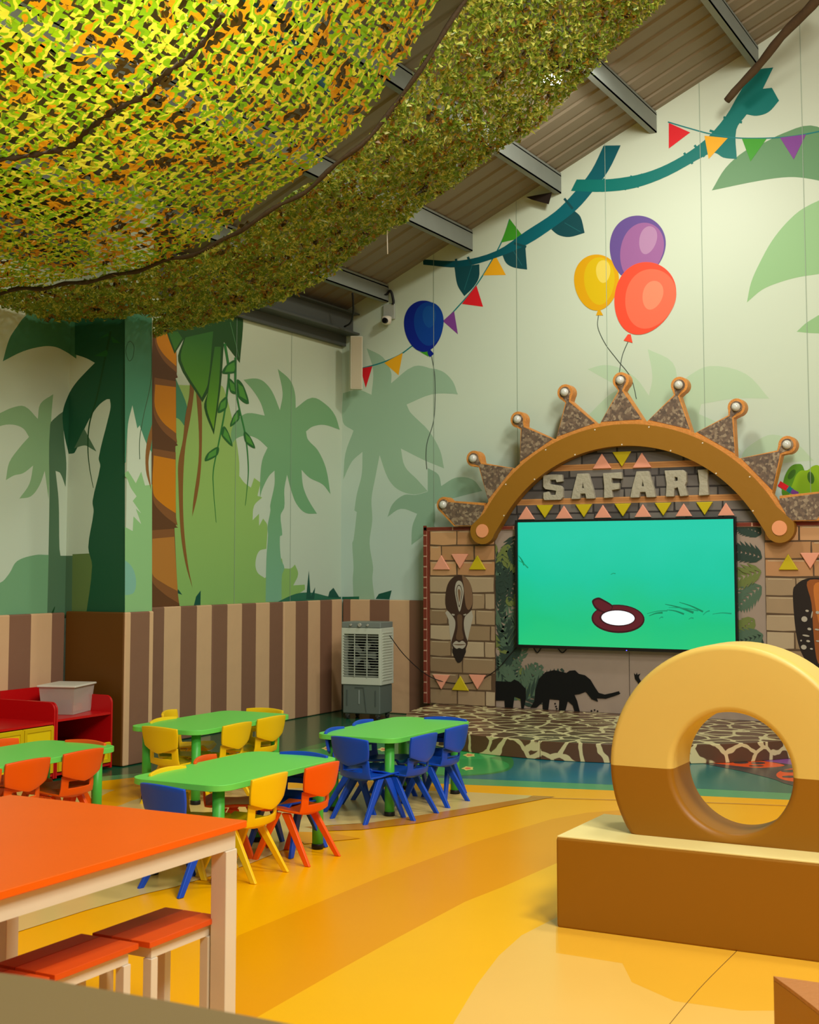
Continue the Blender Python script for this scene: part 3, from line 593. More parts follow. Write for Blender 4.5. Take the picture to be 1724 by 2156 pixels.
for pts, M in (([(540, 1010), (560, 1100), (575, 1250), (600, 1400), (640, 1530), (668, 1545), (700, 1520), (745, 1360), (775, 1230), (800, 1010)], mkl),
    ([(668, 640), (600, 670), (550, 740), (527, 860), (535, 980), (600, 1060), (630, 1120), (625, 1200), (600, 1290), (590, 1340), (610, 1420), (640, 1520), (668, 1545), (700, 1520), (740, 1400), (758, 1335), (735, 1260), (718, 1160), (730, 1070), (790, 1010), (810, 940), (808, 820), (780, 720), (730, 660)], mk),
    ([(700, 645), (735, 665), (785, 730), (806, 830), (806, 940), (770, 1000), (740, 960), (725, 850), (715, 740)], mkb),
    ([(650, 1060), (700, 1060), (700, 1200), (715, 1300), (640, 1300), (655, 1180)], mk2),
    ([(668, 698), (700, 720), (718, 800), (705, 900), (675, 1022), (645, 920), (625, 800), (640, 720)], mkl),
    ([(668, 740), (690, 760), (703, 820), (692, 900), (672, 975), (652, 900), (638, 820), (648, 760)], mk),
    ([(668, 750), (687, 768), (697, 820), (688, 890), (672, 960), (656, 890), (645, 820), (652, 768)], mkl),
    ([(668, 785), (682, 800), (686, 840), (672, 925), (660, 840), (656, 800)], mkb),
    ([(600, 1400), (740, 1400), (705, 1515), (668, 1545), (640, 1525)], mkd),
    ([(605, 1355), (640, 1320), (672, 1335), (705, 1318), (742, 1355), (710, 1400), (672, 1392), (640, 1400)], mkl),
    ([(610, 1354), (740, 1354), (700, 1364), (650, 1364)], mk2), ([(595, 1040), (625, 1045), (622, 1058), (605, 1056)], mkl), ([(712, 1050), (745, 1040), (735, 1058)], mkl)):
    CP.add(smoothloop(T6(pts), 3), M)
obj('brick_column', CP.bm, CP.mats, BD)
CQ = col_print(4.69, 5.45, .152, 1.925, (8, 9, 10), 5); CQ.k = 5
T8 = lambda pts: [on_bd(1560 + x / 4.311, 900 + y / 4.313) for x, y in pts]
mo = mat((196, 116, 48), .5, .3); mo2 = mat((150, 84, 36), .5, .3)
for pts, M in (([(470, 1500), (500, 1430), (560, 1385), (640, 1366), (760, 1370), (860, 1400), (930, 1480), (950, 1600), (930, 1900), (880, 2100), (790, 2210), (700, 2200), (600, 2130), (530, 2000), (490, 1800)], mkd),
    ([(600, 1400), (760, 1390), (880, 1450), (920, 1600), (900, 1900), (800, 2150), (700, 2140), (660, 1900), (640, 1600)], mo2), ([(660, 1440), (740, 1410), (800, 1500), (800, 1800), (720, 1800), (680, 1650)], mo)):
    CQ.add(smoothloop(T8(pts), 4), M)
for x, y, a, b in ((575, 1740, 28, 26), (600, 1665, 16, 10), (643, 1700, 6, 34), (620, 1830, 18, 12), (590, 1890, 34, 8), (610, 1940, 18, 10), (570, 1995, 26, 22), (690, 1835, 22, 8), (695, 1680, 18, 14), (546, 1935, 8, 8), (700, 1940, 20, 8), (640, 2010, 14, 8)):
    CQ.add(T8(ell(x, y, a, b, 10, 10)), mkl)
obj('brick_column', CQ.bm, CQ.mats, BD)
# red brick edging
rb = mat((120, 52, 36), .6, .25, var=.1); rbm = mat((196, 150, 124), .6, .25)
bm = bmesh.new(); box(bm, 1.160, 1.2, Y0 - .014, Y0 + .2, .152, 1.964, 1)
z = .16
while z < 1.94: box(bm, 1.158, 1.196, Y0 - .018, Y0 - .012, z, z + .092, 0); z += .108
box(bm, 1.2, 1.237, Y0 - .014, Y0 + .2, .152, 1.926, 0)
box(bm, 1.16, 5.5, Y0 - .014, Y0 + .2, 1.926, 1.964, 1)
x = 1.165
while x < 5.45: box(bm, x, x + .325, Y0 - .018, Y0 - .012, 1.93, 1.962, 0); x += .342
obj('brick_edging', bm, [rb, rbm], BD)
# middle wall panel with plants and elephants
MP = Print(lambda u, v, d: Vector((u, Y0 - .0 - d, v)), .0002); FC = [0]
wood = mat((160, 142, 126), .55, .25, var=.06, vscale=9)
box(MP.bm, 1.972, 4.69, Y0, Y0 + .16, .152, 1.926, MP.mi(wood))
def on_mp(px, py): p = ony(px, py, Y0); return (p.x, p.z)
lf1, lf2, lf3 = mat((50, 68, 58), .55, .25), mat((84, 108, 86), .55, .25), mat((112, 124, 66), .55, .25)
def frond(cx, cz, ang, ln, n, M, wid=.13, curl=.5):
    """palm frond: mid rib with narrow leaflets both sides"""
    P = []; a = ang; p = Vector((cx, cz))
    for k in range(n + 1):
        P.append((p.copy(), a)); p = p + Vector((math.cos(a), math.sin(a))) * ln / n; a -= curl / n
    for k in range(1, n + 1):
        q, a = P[k]; s = math.sin(PI * min(1, .25 + .75 * k / n)) * wid + .03
        for sg in (1, -1):
            b = a + sg * .75; e = q + Vector((math.cos(b), math.sin(b))) * s; nn = Vector((-math.sin(b), math.cos(b))) * .02; mid = q.lerp(e, .45)
            poly = [(v.x, v.y) for v in (q - nn * .4, mid - nn, e, mid + nn, q + nn * .4)]
            FC[0] += 1
            MP.add([(min(max(u, 1.976), 4.686), min(max(v, .156), 1.92)) for u, v in poly], M, 1.976, 4.686, layer=1 + FC[0] % 43)
R = random.Random(11)
for args in ((2.22, 1.90, -2.0, .40, 9, lf1, .15, -.3), (2.27, 1.72, -1.8, .5, 11, lf1, .13, .1), (1.99, 1.25, 1.2, .40, 10, lf1, .13, .5), (1.98, 1.05, 1.3, .5, 11, lf1, .12, -.4), (2.0, .85, 1.2, .45, 9, lf2, .2, .4), (2.02, .72, .9, .45, 9, lf2, .18, .3), (2.16, .62, 1.9, .5, 9, lf1, .16, .2),
             (2.06, .55, 1.3, .36, 8, lf3, .14, .4), (2.2, .75, 1.3, .4, 9, lf2, .16, -.2), (2.0, .18, 1.4, .5, 9, lf1, .15, .5), (2.12, .2, .9, .5, 9, lf2, .17, .2), (2.2, .18, .5, .6, 10, lf1, .17, -.3), (2.1, .2, 2.1, .5, 9, lf2, .15, -.4), (2.3, .2, 1.3, .4, 8, lf2, .17, 0),
             (4.68, 1.84, 2.6, .26, 8, lf1, .1, -.4), (4.69, 1.62, 2.7, .36, 9, lf1, .12, -.5), (4.69, 1.52, 3.3, .4, 9, lf3, .14, -.5), (4.68, 1.4, 3.7, .34, 8, lf2, .14, -.4), (4.69, .95, 3.5, .34, 8, lf2, .14, .2), (4.69, .85, 2.9, .3, 8, lf1, .12, .3), (4.60, 1.1, 3.9, .25, 7, lf3, .1, .3)):
    frond(*args)
for cx_, z0_, z1_, a0, sp_ in ((2.06, .2, 1.2, 1.57, 1.3), (2.16, .2, .8, 1.5, 1.2), (2.1, 1.45, 1.85, -1.6, .8)):
    for k in range(16):
        frond(cx_ + R.uniform(-.09, .1), R.uniform(z0_, z1_), a0 + R.uniform(-sp_, sp_), R.uniform(.16, .3), 6, R.choice((lf1, lf1, lf2, lf2, lf3)), R.uniform(.05, .1), R.uniform(-.5, .5))
blk = mat((12, 14, 14), .55, .25); MP.k = 46
T7 = lambda pts: [on_mp(1000 + x / 4.31, 1360 + y / 4.31) for x, y in pts]
MP.add(T7([(505, 560), (540, 500), (550, 400), (580, 300), (640, 238), (720, 218), (780, 232), (832, 244), (860, 224), (910, 220), (945, 252), (1000, 265), (1050, 305), (1090, 372), (1125, 425), (1180, 440), (1250, 425), (1310, 409), (1312, 420), (1322, 430), (1310, 437), (1262, 455), (1190, 478), (1108, 474), (1120, 506), (1060, 482), (1018, 428), (1005, 415), (950, 436), (905, 442), (930, 500), (955, 600), (908, 600), (890, 540), (845, 500), (820, 600), (762, 600), (768, 490), (680, 482), (665, 600), (618, 600), (615, 510), (560, 560)]), blk)
MP.add(T7([(188, 318), (330, 325), (360, 303), (400, 322), (465, 390), (465, 480), (445, 570), (425, 570), (415, 480), (360, 460), (348, 560), (275, 560), (270, 495), (188, 495)]), blk)
MP.add(T7([(1455, 300), (1445, 245), (1462, 262), (1470, 240), (1478, 262), (1505, 248), (1490, 275), (1492, 300), (1480, 330)]), blk)
MP.add(T7([(1480, 330), (1492, 290), (1600, 480), (1680, 600), (1560, 600), (1540, 470)]), blk)
for a, b in ((720, 520), (728, 545), (735, 565), (1050, 585), (1078, 578), (1105, 588)): MP.add(T7([(a, b), (a + 12, b - 6), (a + 20, b + 6), (a + 8, b + 12)]), blk)
MP.add([(3.375, .16), (3.379, .16), (3.379, .74), (3.375, .74)], mat((70, 60, 55)))
obj('wall_panel', MP.bm, MP.mats, BD)
# grey stone field behind the arch
AX, AZ, RI, RO = 3.368, 1.225, 1.49, 1.70
def arc(r, a0, a1, n=48): return [(AX + r * math.cos(a0 + (a1 - a0) * k / n), AZ + r * math.sin(a0 + (a1 - a0) * k / n)) for k in range(n + 1)]
aE = math.radians(25.5)
gs_ = [mat(c, .55, .25, var=.05, vscale=8) for c in ((104, 98, 92), (92, 86, 82), (114, 108, 100), (84, 80, 76))]; gm = mat((56, 52, 50), .6, .2)
GP = Print(lambda u, v, d: Vector((u, Y0 - .0 - d, v)), .0004)
fieldpoly = arc(1.58, math.radians(28), PI - math.radians(28))
prism(GP.bm, [fieldpoly + []], Y0, Y0 + .05, mi=GP.mi(gm))
R = random.Random(4); z = 1.97; k = 0
while z < 2.76:
    x = 1.95 - R.random() * .3; half = math.sqrt(max(0, 1.57 ** 2 - max(z + .1 - AZ, 0) ** 2))
    while x < 4.8:
        wd = R.choice((.34, .45, .55)); a, b = max(x, AX - half), min(x + wd, AX + half)
        if b - a > .04: GP.add([(a + .005, z + .006), (b - .006, z), (b, z + .1), (a, z + .104)], R.choice(gs_), layer=2)
        x += wd + .012
    z += .116; k += 1
sw = mat((196, 140, 84), .5, .3); sw2 = mat((170, 112, 60), .5, .3)
for zc in (2.53, 2.2):
    half = math.sqrt(1.57 ** 2 - (zc + .03 - AZ) ** 2)
    for q, (o_, hh, M) in enumerate(((0, .03, sw), (-.012, .003, sw2), (.012, .003, sw2), (.0, .002, sw2))):
        GP.add([(AX - half, zc + o_ - hh), (AX + half, zc + o_ - hh), (AX + half, zc + o_ + hh), (AX - half, zc + o_ + hh)], M, layer=4 + q)
obj('stone_field', GP.bm, GP.mats, BD)
# padded arch, gold rim, studs, end discs
mus = mat((150, 104, 24), .5, .35, bump=.25, bscale=9)
gold = mat((206, 138, 64), .5, .35, bump=.5, bscale=60, var=.25, vscale=25)
def capend(ang):
    cx, cz = AX + 1.6 * math.cos(ang), AZ + 1.6 * math.sin(ang); return cx, cz
a1, a2 = aE, PI - aE
bm = bmesh.new()
cr_ = .135
ex, ez = 4.85, 1.905; wx, wz_ = 1.884, 1.915
loop = arc(RO, math.radians(31), PI - math.radians(31))
lc = [(wx + cr_ * math.cos(t), wz_ + cr_ * math.sin(t)) for t in [math.radians(155 + k * 190 / 16) for k in range(17)]]
rc = [(ex + cr_ * math.cos(t), ez + cr_ * math.sin(t)) for t in [math.radians(-165 + k * 190 / 16) for k in range(17)]]
inner = arc(RI, PI - math.radians(31), math.radians(31))
prism(bm, [loop + lc + inner + rc], -.37, -.262)
obj('arch', bm, mus, BD, bevel=.022, segs=3)
for ang in (0, 1):
    c = (wx + .0, wz_) if ang == 0 else (ex, ez)
    obj('end_disc', PR([ell(c[0], c[1], .068, .068)], -.378, -.368), mat((236, 158, 110), .5, .3), BD, bevel=.004)
obj('arch_rim', PR([arc(1.735, math.radians(26), PI - math.radians(26)) + arc(1.695, PI - math.radians(26), math.radians(26))], -.345, -.262), gold, BD)
for k in range(13):
    a = math.radians(34 + k * 112 / 12); r = RO - .02 if k % 2 else RI + .012
    obj('stud', lathe(bmesh.new(), [(.008, 0), (.006, .004)], 8, M=Matrix.Translation((AX + r * math.cos(a), -.37, AZ + r * math.sin(a))) @ Matrix.Rotation(math.radians(90), 4, 'X')), mat((235, 225, 200), .3, .5), BD)
# crown spikes
def pebble_mat():
    M = bpy.data.materials.new('pebble_print'); M.use_nodes = True; nt = M.node_tree; L = nt.links; bs = nt.nodes['Principled BSDF']
    tc = nt.nodes.new('ShaderNodeTexCoord'); vo = nt.nodes.new('ShaderNodeTexVoronoi'); vo.inputs['Scale'].default_value = 42; L.new(tc.outputs['Object'], vo.inputs['Vector'])
    cr = nt.nodes.new('ShaderNodeValToRGB'); sp = nt.nodes.new('ShaderNodeSeparateColor'); L.new(vo.outputs['Color'], sp.inputs[0]); L.new(sp.outputs[0], cr.inputs[0])
    cr.color_ramp.elements[0].color = (*lin((88, 74, 62)), 1); cr.color_ramp.elements[1].color = (*lin((160, 142, 114)), 1); e = cr.color_ramp.elements.new(.6); e.color = (*lin((112, 92, 74)), 1)
    L.new(cr.outputs[0], bs.inputs['Base Color']); bs.inputs['Roughness'].default_value = .55
    return M
peb = pebble_mat()
bulbm = mat((206, 208, 196), .18, .5, coat=.5)
spk = [(1.43, 2.19), (1.773, 2.654), (2.267, 3.029), (2.775, 3.273), (3.352, 3.354), (3.931, 3.271), (4.47, 3.032), (4.928, 2.662), (5.30, 2.19)]
def spike(tx, tz):
    c = Vector((tx, tz)); d = Vector((tx - AX, tz - AZ)); r = d.length; a = math.atan2(d.y, d.x); half = math.radians(7.6)
    low = abs(math.sin(a)) < .55
    def outline(g):
        hb = half - g / 1.72
        B1 = Vector((AX + (1.725 + g) * math.cos(a - hb), AZ + (1.725 + g) * math.sin(a - hb))); B2 = Vector((AX + (1.725 + g) * math.cos(a + hb), AZ + (1.725 + g) * math.sin(a + hb)))
        if low:
            sgn = 1 if tx > AX else -1
            B1 = Vector((AX + sgn * 1.48, 1.967 + g * .3)) ; B2 = Vector((AX + sgn * 1.48, 2.20 - g))
            B3 = Vector((AX + sgn * (1.82 - g * .8), 1.967 + g * .3))
        R_ = .082 - g
        ux, uy = d.normalized(), Vector((-d.normalized().y, d.normalized().x))
        pts = []
        if low:
            pts = [tuple(B2), tuple(B1), tuple(B3)]
            aa = math.radians(-60 if tx > AX else 240); n = 14; st = aa; en = math.radians(150 if tx > AX else 30)
            pts += [(tx + R_ * math.cos(st + (en - st) * k / n), tz + R_ * math.sin(st + (en - st) * k / n)) for k in range(n + 1)]
            return pts
        pts.append(tuple(B1))
        nk = .028 + .0 if g == 0 else .012
        pts.append(tuple(c - ux * .10 - uy * nk))
        st, en = a - math.radians(140), a + math.radians(140); n = 18
        pts += [(tx + R_ * math.cos(st + (en - st) * k / n), tz + R_ * math.sin(st + (en - st) * k / n)) for k in range(n + 1)]
        pts.append(tuple(c - ux * .10 + uy * nk)); pts.append(tuple(B2))
        return pts
    O, I = outline(0), outline(.026)
    s = obj('crown_spike', PR([O], -.335, -.215), gold, BD, bevel=.008)
    obj('stone_inlay', PR([I], -.3395, -.334), peb, s)
    obj('bulb', lathe(bmesh.new(), [(.042, 0), (.04, .02), (.028, .038), (.01, .045)], 20, M=Matrix.Translation((tx, -.34, tz)) @ Matrix.Rotation(math.radians(90), 4, 'X')), bulbm, s)
for t in spk: spike(*t)
# letters
chis = mat((170, 164, 142), .6, .3, bump=.8, bscale=35, var=.12, vscale=18)
GL = {
 'S': [[(0, 1), (.5, 1.02), (.97, 1), (1, .72), (.68, .7), (.64, .8), (.36, .8), (.34, .64), (.9, .56), (1, .46), (1, .1), (.9, 0), (.06, .0), (0, .08), (0, .3), (.3, .34), (.36, .2), (.62, .2), (.66, .36), (.1, .44), (0, .54)]],
 'A': [[(0, 0), (.06, .3), (.26, 1), (.74, 1), (.94, .34), (1, 0), (.64, 0), (.6, .2), (.4, .2), (.36, 0)], [(.46, .42), (.54, .42), (.5, .62)]],
 'F': [[(.04, 0), (.5, .02), (.46, .3), (.84, .34), (.86, .58), (.46, .58), (.46, .78), (1, .74), (.98, 1), (0, .98), (.06, .5)]],
 'R': [[(.04, 0), (.4, .0), (.42, .3), (.56, .34), (.66, 0), (1, .02), (.88, .42), (.96, .56), (.94, .9), (.82, 1), (0, 1), (.08, .5)], [(.44, .58), (.56, .6), (.56, .72), (.44, .74)]],
 'I': [[(.06, 0), (1, .02), (.9, .5), (.98, 1), (0, .98), (.14, .5)]]}
for ch, (x0, x1), (yt, yb) in zip('SAFARI', ((1143, 1184), (1202, 1251), (1269, 1309), (1326, 1379), (1399, 1447), (1469, 1491)), ((999, 1053), (996, 1051), (994, 1049), (991, 1048), (989, 1046), (987, 1044))):
    a = ony(x0, yb, -.3); b = ony(x1, yt, -.3)
    loops = [[(a.x + u * (b.x - a.x), a.z + v * (b.z - a.z)) for u, v in l] for l in GL[ch]]
    o = obj('letter_' + ch.lower(), PR(loops, -.30, -.252), chis, BD, bevel=.005, segs=1)
    o.name = 'sign_letter'; o['label'] = 'chiselled stone-coloured letter ' + ch
# padded triangles
tp = mat((232, 158, 128), .45, .35); ty = mat((196, 176, 22), .45, .35)
def tri(px, py, wpx, hpx, up_, M, yy):
    c = ony(px, py, yy); s = (ony(px + wpx / 2, py, yy) - ony(px - wpx / 2, py, yy)).length / 2; hh = (ony(px, py - hpx / 2, yy) - ony(px, py + hpx / 2, yy)).length / 2
    q = [(c.x - s, c.z - hh), (c.x + s, c.z - hh), (c.x, c.z + hh)] if up_ else [(c.x - s, c.z + hh), (c.x, c.z - hh), (c.x + s, c.z + hh)]
    obj('padded_triangle', PR([q], yy - .02, yy), M, BD, bevel=.006, segs=2)
for x, y, u, M in ((1268, 971, 1, tp), (1310, 967, 0, ty), (1352, 969, 1, tp)): tri(x, y, 40, 32, u, M, -.254)
for k, x in enumerate((1109, 1148, 1188, 1230, 1270, 1312, 1354, 1397, 1440, 1484, 1529)): tri(x, 1079 - k * .8 + (-1 if k % 2 else 1), 36, 28, k % 2 == 0, ty if k % 2 else tp, -.254)
for x, y, u, M in ((930, 1184, 1, tp), (969, 1182, 0, tp), (1006, 1184, 1, ty), (930, 1436, 0, tp), (970, 1438, 1, ty), (1006, 1436, 0, tp)): tri(x, y, 36, 31, u, M, -.2735)
for x, y, u, M in ((1660, 1183, 1, ty), (1706, 1181, 0, tp), (1752, 1183, 1, tp)): tri(x, y, 42, 34, u, M, -.2735)

# ---- television
tvp = thing('television', 'large wall-mounted flat television showing a green cartoon meadow under SAFARI sign', 'television', (0, 0, 0))
tx0, tx1, tz0, tz1 = 2.228, 4.443, .755, 2.018
obj('bezel', PR([[(tx0, tz0), (tx1, tz0), (tx1, tz1), (tx0, tz1)], [(tx0 + .022, tz0 + .03), (tx0 + .022, tz1 - .022), (tx1 - .022, tz1 - .022), (tx1 - .022, tz0 + .03)]], -.335, -.29), mat((14, 14, 16), .25, .5), tvp)
obj('back_case', BX(tx0 + .03, tx1 - .03, -.289, -.254, tz0 + .04, tz1 - .04), mat((20, 20, 22), .5), tvp)
SP = Print(lambda u, v, d: Vector((u, -.312 - d, v)), .0003)
scr = ramp_mat(2, tz0, tz1, [(0, (44, 206, 120)), (.35, (24, 196, 128)), (.7, (20, 200, 158)), (1, (34, 206, 170))], emit=1.75, name='screen_picture', noise_amt=.35, nscale=2.2)
box(SP.bm, tx0 + .02, tx1 - .02, -.312, -.29, tz0 + .028, tz1 - .02, SP.mi(scr))
def on_tv(px, py): p = ony(px, py, -.312); return (p.x, p.z)
E_ = lambda c, s=1.75: emis(c, s, 'screen_ink')
mar, mar2, wht, gr1, gr2 = E_((92, 20, 34)), E_((52, 6, 20)), E_((246, 252, 255), 2.0), E_((8, 128, 84)), E_((16, 150, 104))
V = lambda L_: [on_tv(*p) for p in L_]
SP.add(V(ell(1301, 1303, 56, 30, 2)), mar2); SP.add(V(ell(1301, 1302, 53, 27, 2)), mar)
SP.add(V(smoothloop([(1246, 1266), (1258, 1258), (1270, 1262), (1290, 1276), (1278, 1290), (1256, 1284)])), mar2); SP.add(V(smoothloop([(1250, 1268), (1258, 1262), (1268, 1265), (1288, 1278), (1276, 1288), (1258, 1280)])), mar)
SP.add(V(ell(1300, 1301, 38, 18, 2)), mar2); SP.add(V(ell(1301, 1301, 35, 15.5, 2)), wht)
for a, b, wd in (((1362, 1292), (1405, 1286), 3), ((1366, 1297), (1395, 1290), 4), ((1400, 1272), (1460, 1290), 5), ((1408, 1279), (1470, 1286), 3), ((1430, 1268), (1480, 1288), 4), ((1404, 1284), (1440, 1293), 4), ((1480, 1295), (1494, 1286), 3), ((1500, 1293), (1540, 1292), 3), ((1450, 1304), (1460, 1302), 3), ((1388, 1303), (1396, 1300), 3), ((1286, 1210), (1296, 1208), 2), ((1092, 1170), (1104, 1190), 4), ((1092, 1180), (1112, 1196), 3)):
    SP.add(V(band([a, ((a[0] + b[0]) / 2, (a[1] + b[1]) / 2 - 2), b], (1, wd))), gr1 if wd > 3 else gr2)
obj('screen', SP.bm, SP.mats, tvp)
obj('indicator_light', BX(3.372, 3.382, -.337, -.335, .757, .764), emis((90, 90, 255), 6), tvp)
for k, (a, b) in enumerate(((1122, 1140), (1172, 1196))):
    p = [ony(a, 1362, -.27), ony((a + b) / 2, 1374, -.27), ony(b, 1362, -.27)]
    obj('cable_loop', TB(smoothline(p, 8), .006, 6), mat((20, 20, 22), .5), tvp)
# black cable from the cooler across the backdrop
cp = [ony(820, 1338, -.72), ony(850, 1378, -.6), ony(890, 1415, -.42), ony(925, 1433, -.30), ony(965, 1439, -.285), ony(1005, 1434, -.285), ony(1045, 1410, -.285), ony(1072, 1380, -.27), ony(1088, 1362, -.262)]
tag(obj('power_cable', TB(smoothline(cp, 8), .0045, 6), mat((26, 22, 20), .5)), 'thin dark cable sagging from the air cooler across left stone column to the television', 'cable')

# ================================================================== AIR COOLER
ac = thing('air_cooler', 'grey and white evaporative air cooler on castors in the far corner', 'air cooler', (.665, -.56, 0), math.radians(5))
wht_ = mat((198, 204, 184), .45, .35); gry = mat((98, 108, 98), .5, .35); dgr = mat((80, 90, 82), .5, .35)
obj('water_tank', BX(-.21, .21, -.16, .15, .06, .35), gry, ac, bevel=.012)
for x in (-.16, .16): obj('tank_rib', BX(x - .005, x + .005, -.166, -.16, .14, .3), dgr, ac)
obj('water_gauge', BX(-.028, -.018, -.166, -.16, .16, .3), mat((150, 160, 150), .3), ac)
obj('tank_drawer', PR([[(-.07, .33), (.03, .33), (.06, .08), (.055, .08), (.025, .322), (-.07, .322)]], -.167, -.16), dgr, ac)
obj('body_frame', PR([[(-.225, .352), (.225, .352), (.225, .93), (-.225, .93)], [(-.195, .43), (-.195, .865), (.195, .865), (.195, .43)]], -.17, .15), wht_, ac, bevel=.008)
obj('inner_housing', BX(-.19, .19, -.06, .14, .425, .87), mat((96, 102, 90), .6), ac)
bm = bmesh.new()
for k in range(16): box(bm, -.2, .2, -.176, -.166, .44 + k * .0272, .446 + k * .0272)
for x in (-.07, .07): box(bm, x - .004, x + .004, -.178, -.168, .43, .865)
obj('front_grille', bm, mat((170, 176, 158), .45, .35), ac)
bm = bmesh.new()
for k in range(18): box(bm, .224, .232, -.13, .1, .40 + k * .028, .412 + k * .028)
obj('side_louvre', bm, wht_, ac)
obj('fan_ring', lathe(bmesh.new(), [(.165, 0), (.165, .05), (.15, .05), (.15, 0)], 32, M=Matrix.Translation((0, -.062, .65)) @ Matrix.Rotation(math.radians(90), 4, 'X')), mat((24, 26, 24), .5), ac)
fan = obj('fan_hub', lathe(bmesh.new(), [(.045, 0), (.04, .03)], 20, M=Matrix.Translation((0, -.075, .65)) @ Matrix.Rotation(math.radians(90), 4, 'X')), mat((96, 104, 96), .5), ac)
for k in range(5):
    a = k * 2 * PI / 5; q = [(.04, -.02), (.14, -.045), (.145, .03), (.04, .02)]
    obj('fan_blade', PR([[(u * math.cos(a) - v * math.sin(a), .65 + u * math.sin(a) + v * math.cos(a)) for u, v in q]], -.088, -.084), mat((120, 128, 118), .5), fan)
obj('control_panel', BX(-.22, .22, -.172, .14, .93, .99), mat((122, 130, 122), .4, .4), ac, bevel=.008)
for x, r in ((-.11, .014), (-.01, .022), (.08, .014)):
    obj('knob', lathe(bmesh.new(), [(r, 0), (r * .8, .018)], 16, M=Matrix.Translation((x, -.172, .96)) @ Matrix.Rotation(math.radians(90), 4, 'X')), mat((190, 190, 176), .3, .5, metal=.4), ac)
for x in (-.17, .17):
    for y in (-.12, .11):
        c = obj('castor', BX(x - .02, x + .02, y - .015, y + .015, .036, .062), mat((120, 122, 112), .4, metal=.5), ac)
        obj('wheel', lathe(bmesh.new(), [(.024, -.014), (.026, -.01), (.026, .01), (.024, .014)], 16, M=Matrix.Translation((x, y, .0265)) @ Matrix.Rotation(math.radians(90), 4, 'Y')), mat((50, 52, 48), .5), c)

# ================================================================== RED SHELVES
rd = mat((190, 10, 14), .32, .4); rdd = mat((150, 6, 10), .4, .35); yl = mat((226, 198, 6), .35, .4); ylt = mat((206, 176, 4), .4, .35)
def sideloop(d0, d1, h, r=.06):   # profile in x-z with a rounded front top corner
    return [(d0, .012), (d1, .012)] + [(d1 - r + r * math.cos(t), h - r + r * math.sin(t)) for t in [k * PI / 2 / 6 for k in range(7)]] + [(d0, h)]
def shelf_unit(name, label, y0, y1, sh, doors):
    t = thing(name, label, 'storage shelf', (0, 0, 0), 0, 'red and yellow storage shelves by the pillar')
    for y in (y0, y1 - .018):
        obj('side_panel', PR([sideloop(.06, .65, .565)], y, y + .018), rd, t, bevel=.003, segs=1)
    obj('back_panel', BX(.056, .07, y0 + .018, y1 - .018, .03, .62), rd, t)
    obj('top_shelf', BX(.07, .645, y0 + .019, y1 - .019, sh - .018, sh), rd, t)
    obj('bottom_shelf', BX(.07, .645, y0 + .019, y1 - .019, .03, .05), rd, t)
    obj('middle_shelf', BX(.07, .60, y0 + .019, y1 - .019, .2, .215), rdd, t)
    for (a, b, z0, z1) in doors:
        d = obj('door', BX(.632, .65, a, b, z0, z1), yl, t, bevel=.003, segs=1)
        obj('door_frame', PR([[(a + .004, z0 + .004), (b - .004, z0 + .004), (b - .004, z1 - .004), (a + .004, z1 - .004)], [(a + .03, z0 + .03), (a + .03, z1 - .03), (b - .03, z1 - .03), (b - .03, z0 + .03)]], .65, .658, P=lambda u, v, d_: (d_, u, v)), ylt, d)
shelf_unit('storage_shelf', 'red open shelf unit beside the brown pillar with a plastic bin on top', -5.118, -4.495, .438, [(-5.095, -4.81, .055, .21), (-4.805, -4.517, .055, .21)])
shelf_unit('storage_shelf', 'red shelf unit with yellow doors at the left edge of photo', -5.78, -5.124, .425, [(-5.76, -5.455, .055, .4), (-5.448, -5.146, .055, .4)])
# clear bin
def clear_mat():
    M = bpy.data.materials.new('frosted_plastic'); M.use_nodes = True; nt = M.node_tree; L = nt.links; b = nt.nodes['Principled BSDF']
    b.inputs['Base Color'].default_value = (*lin((222, 208, 192)), 1); b.inputs['Roughness'].default_value = .35
    tr_ = nt.nodes.new('ShaderNodeBsdfTransparent'); mx = nt.nodes.new('ShaderNodeMixShader'); mx.inputs[0].default_value = .36
    L.new(tr_.outputs[0], mx.inputs[1]); L.new(b.outputs[0], mx.inputs[2]); L.new(mx.outputs[0], nt.nodes['Material Output'].inputs[0]); return M
cl = clear_mat()
bn = thing('storage_bin', 'frosted clear plastic storage bin with lid on top of the red shelf', 'storage box', (.375, -4.71, .438), math.radians(18))
bm = bmesh.new()
r0 = [(-.14, -.18), (.14, -.18), (.14, .18), (-.14, .18)]
for a, b, z0, z1 in ((.90, 1.03, .002, .205),):
    A = [bm.verts.new((x * a, y * a, z0)) for x, y in r0]; B = [bm.verts.new((x * b, y * b, z1)) for x, y in r0]
    for k in range(4): bm.faces.new((A[k], A[(k + 1) % 4], B[(k + 1) % 4], B[k]))
    bm.faces.new(A[::-1])
o = obj('tub', bm, cl, bn); s = o.modifiers.new('solid', 'SOLIDIFY'); s.thickness = .003
obj('lid', BX(-.158, .158, -.2, .2, .206, .222), mat((214, 208, 190), .4, .35), bn, bevel=.006)
for k, (x, y, c) in enumerate(((.08, -.09, (60, 70, 96)), (-.02, -.08, (80, 90, 110)), (.02, .09, (200, 110, 90)), (.05, .0, (190, 120, 104)))):
    tag(obj('toy_block', BX(.375 + x - .035, .375 + x + .035, -4.71 + y - .03, -4.71 + y + .03, .446, .446 + (.1, .08, .06, .05)[k]), mat(c, .5), bevel=.01), ['dark blue toy at the front left corner inside the clear bin', 'grey blue toy at the back left inside the clear bin', 'salmon toy at the right end inside the clear bin', 'pinkish toy in the middle of the clear bin'][k], 'toy', 'toys inside the clear bin')

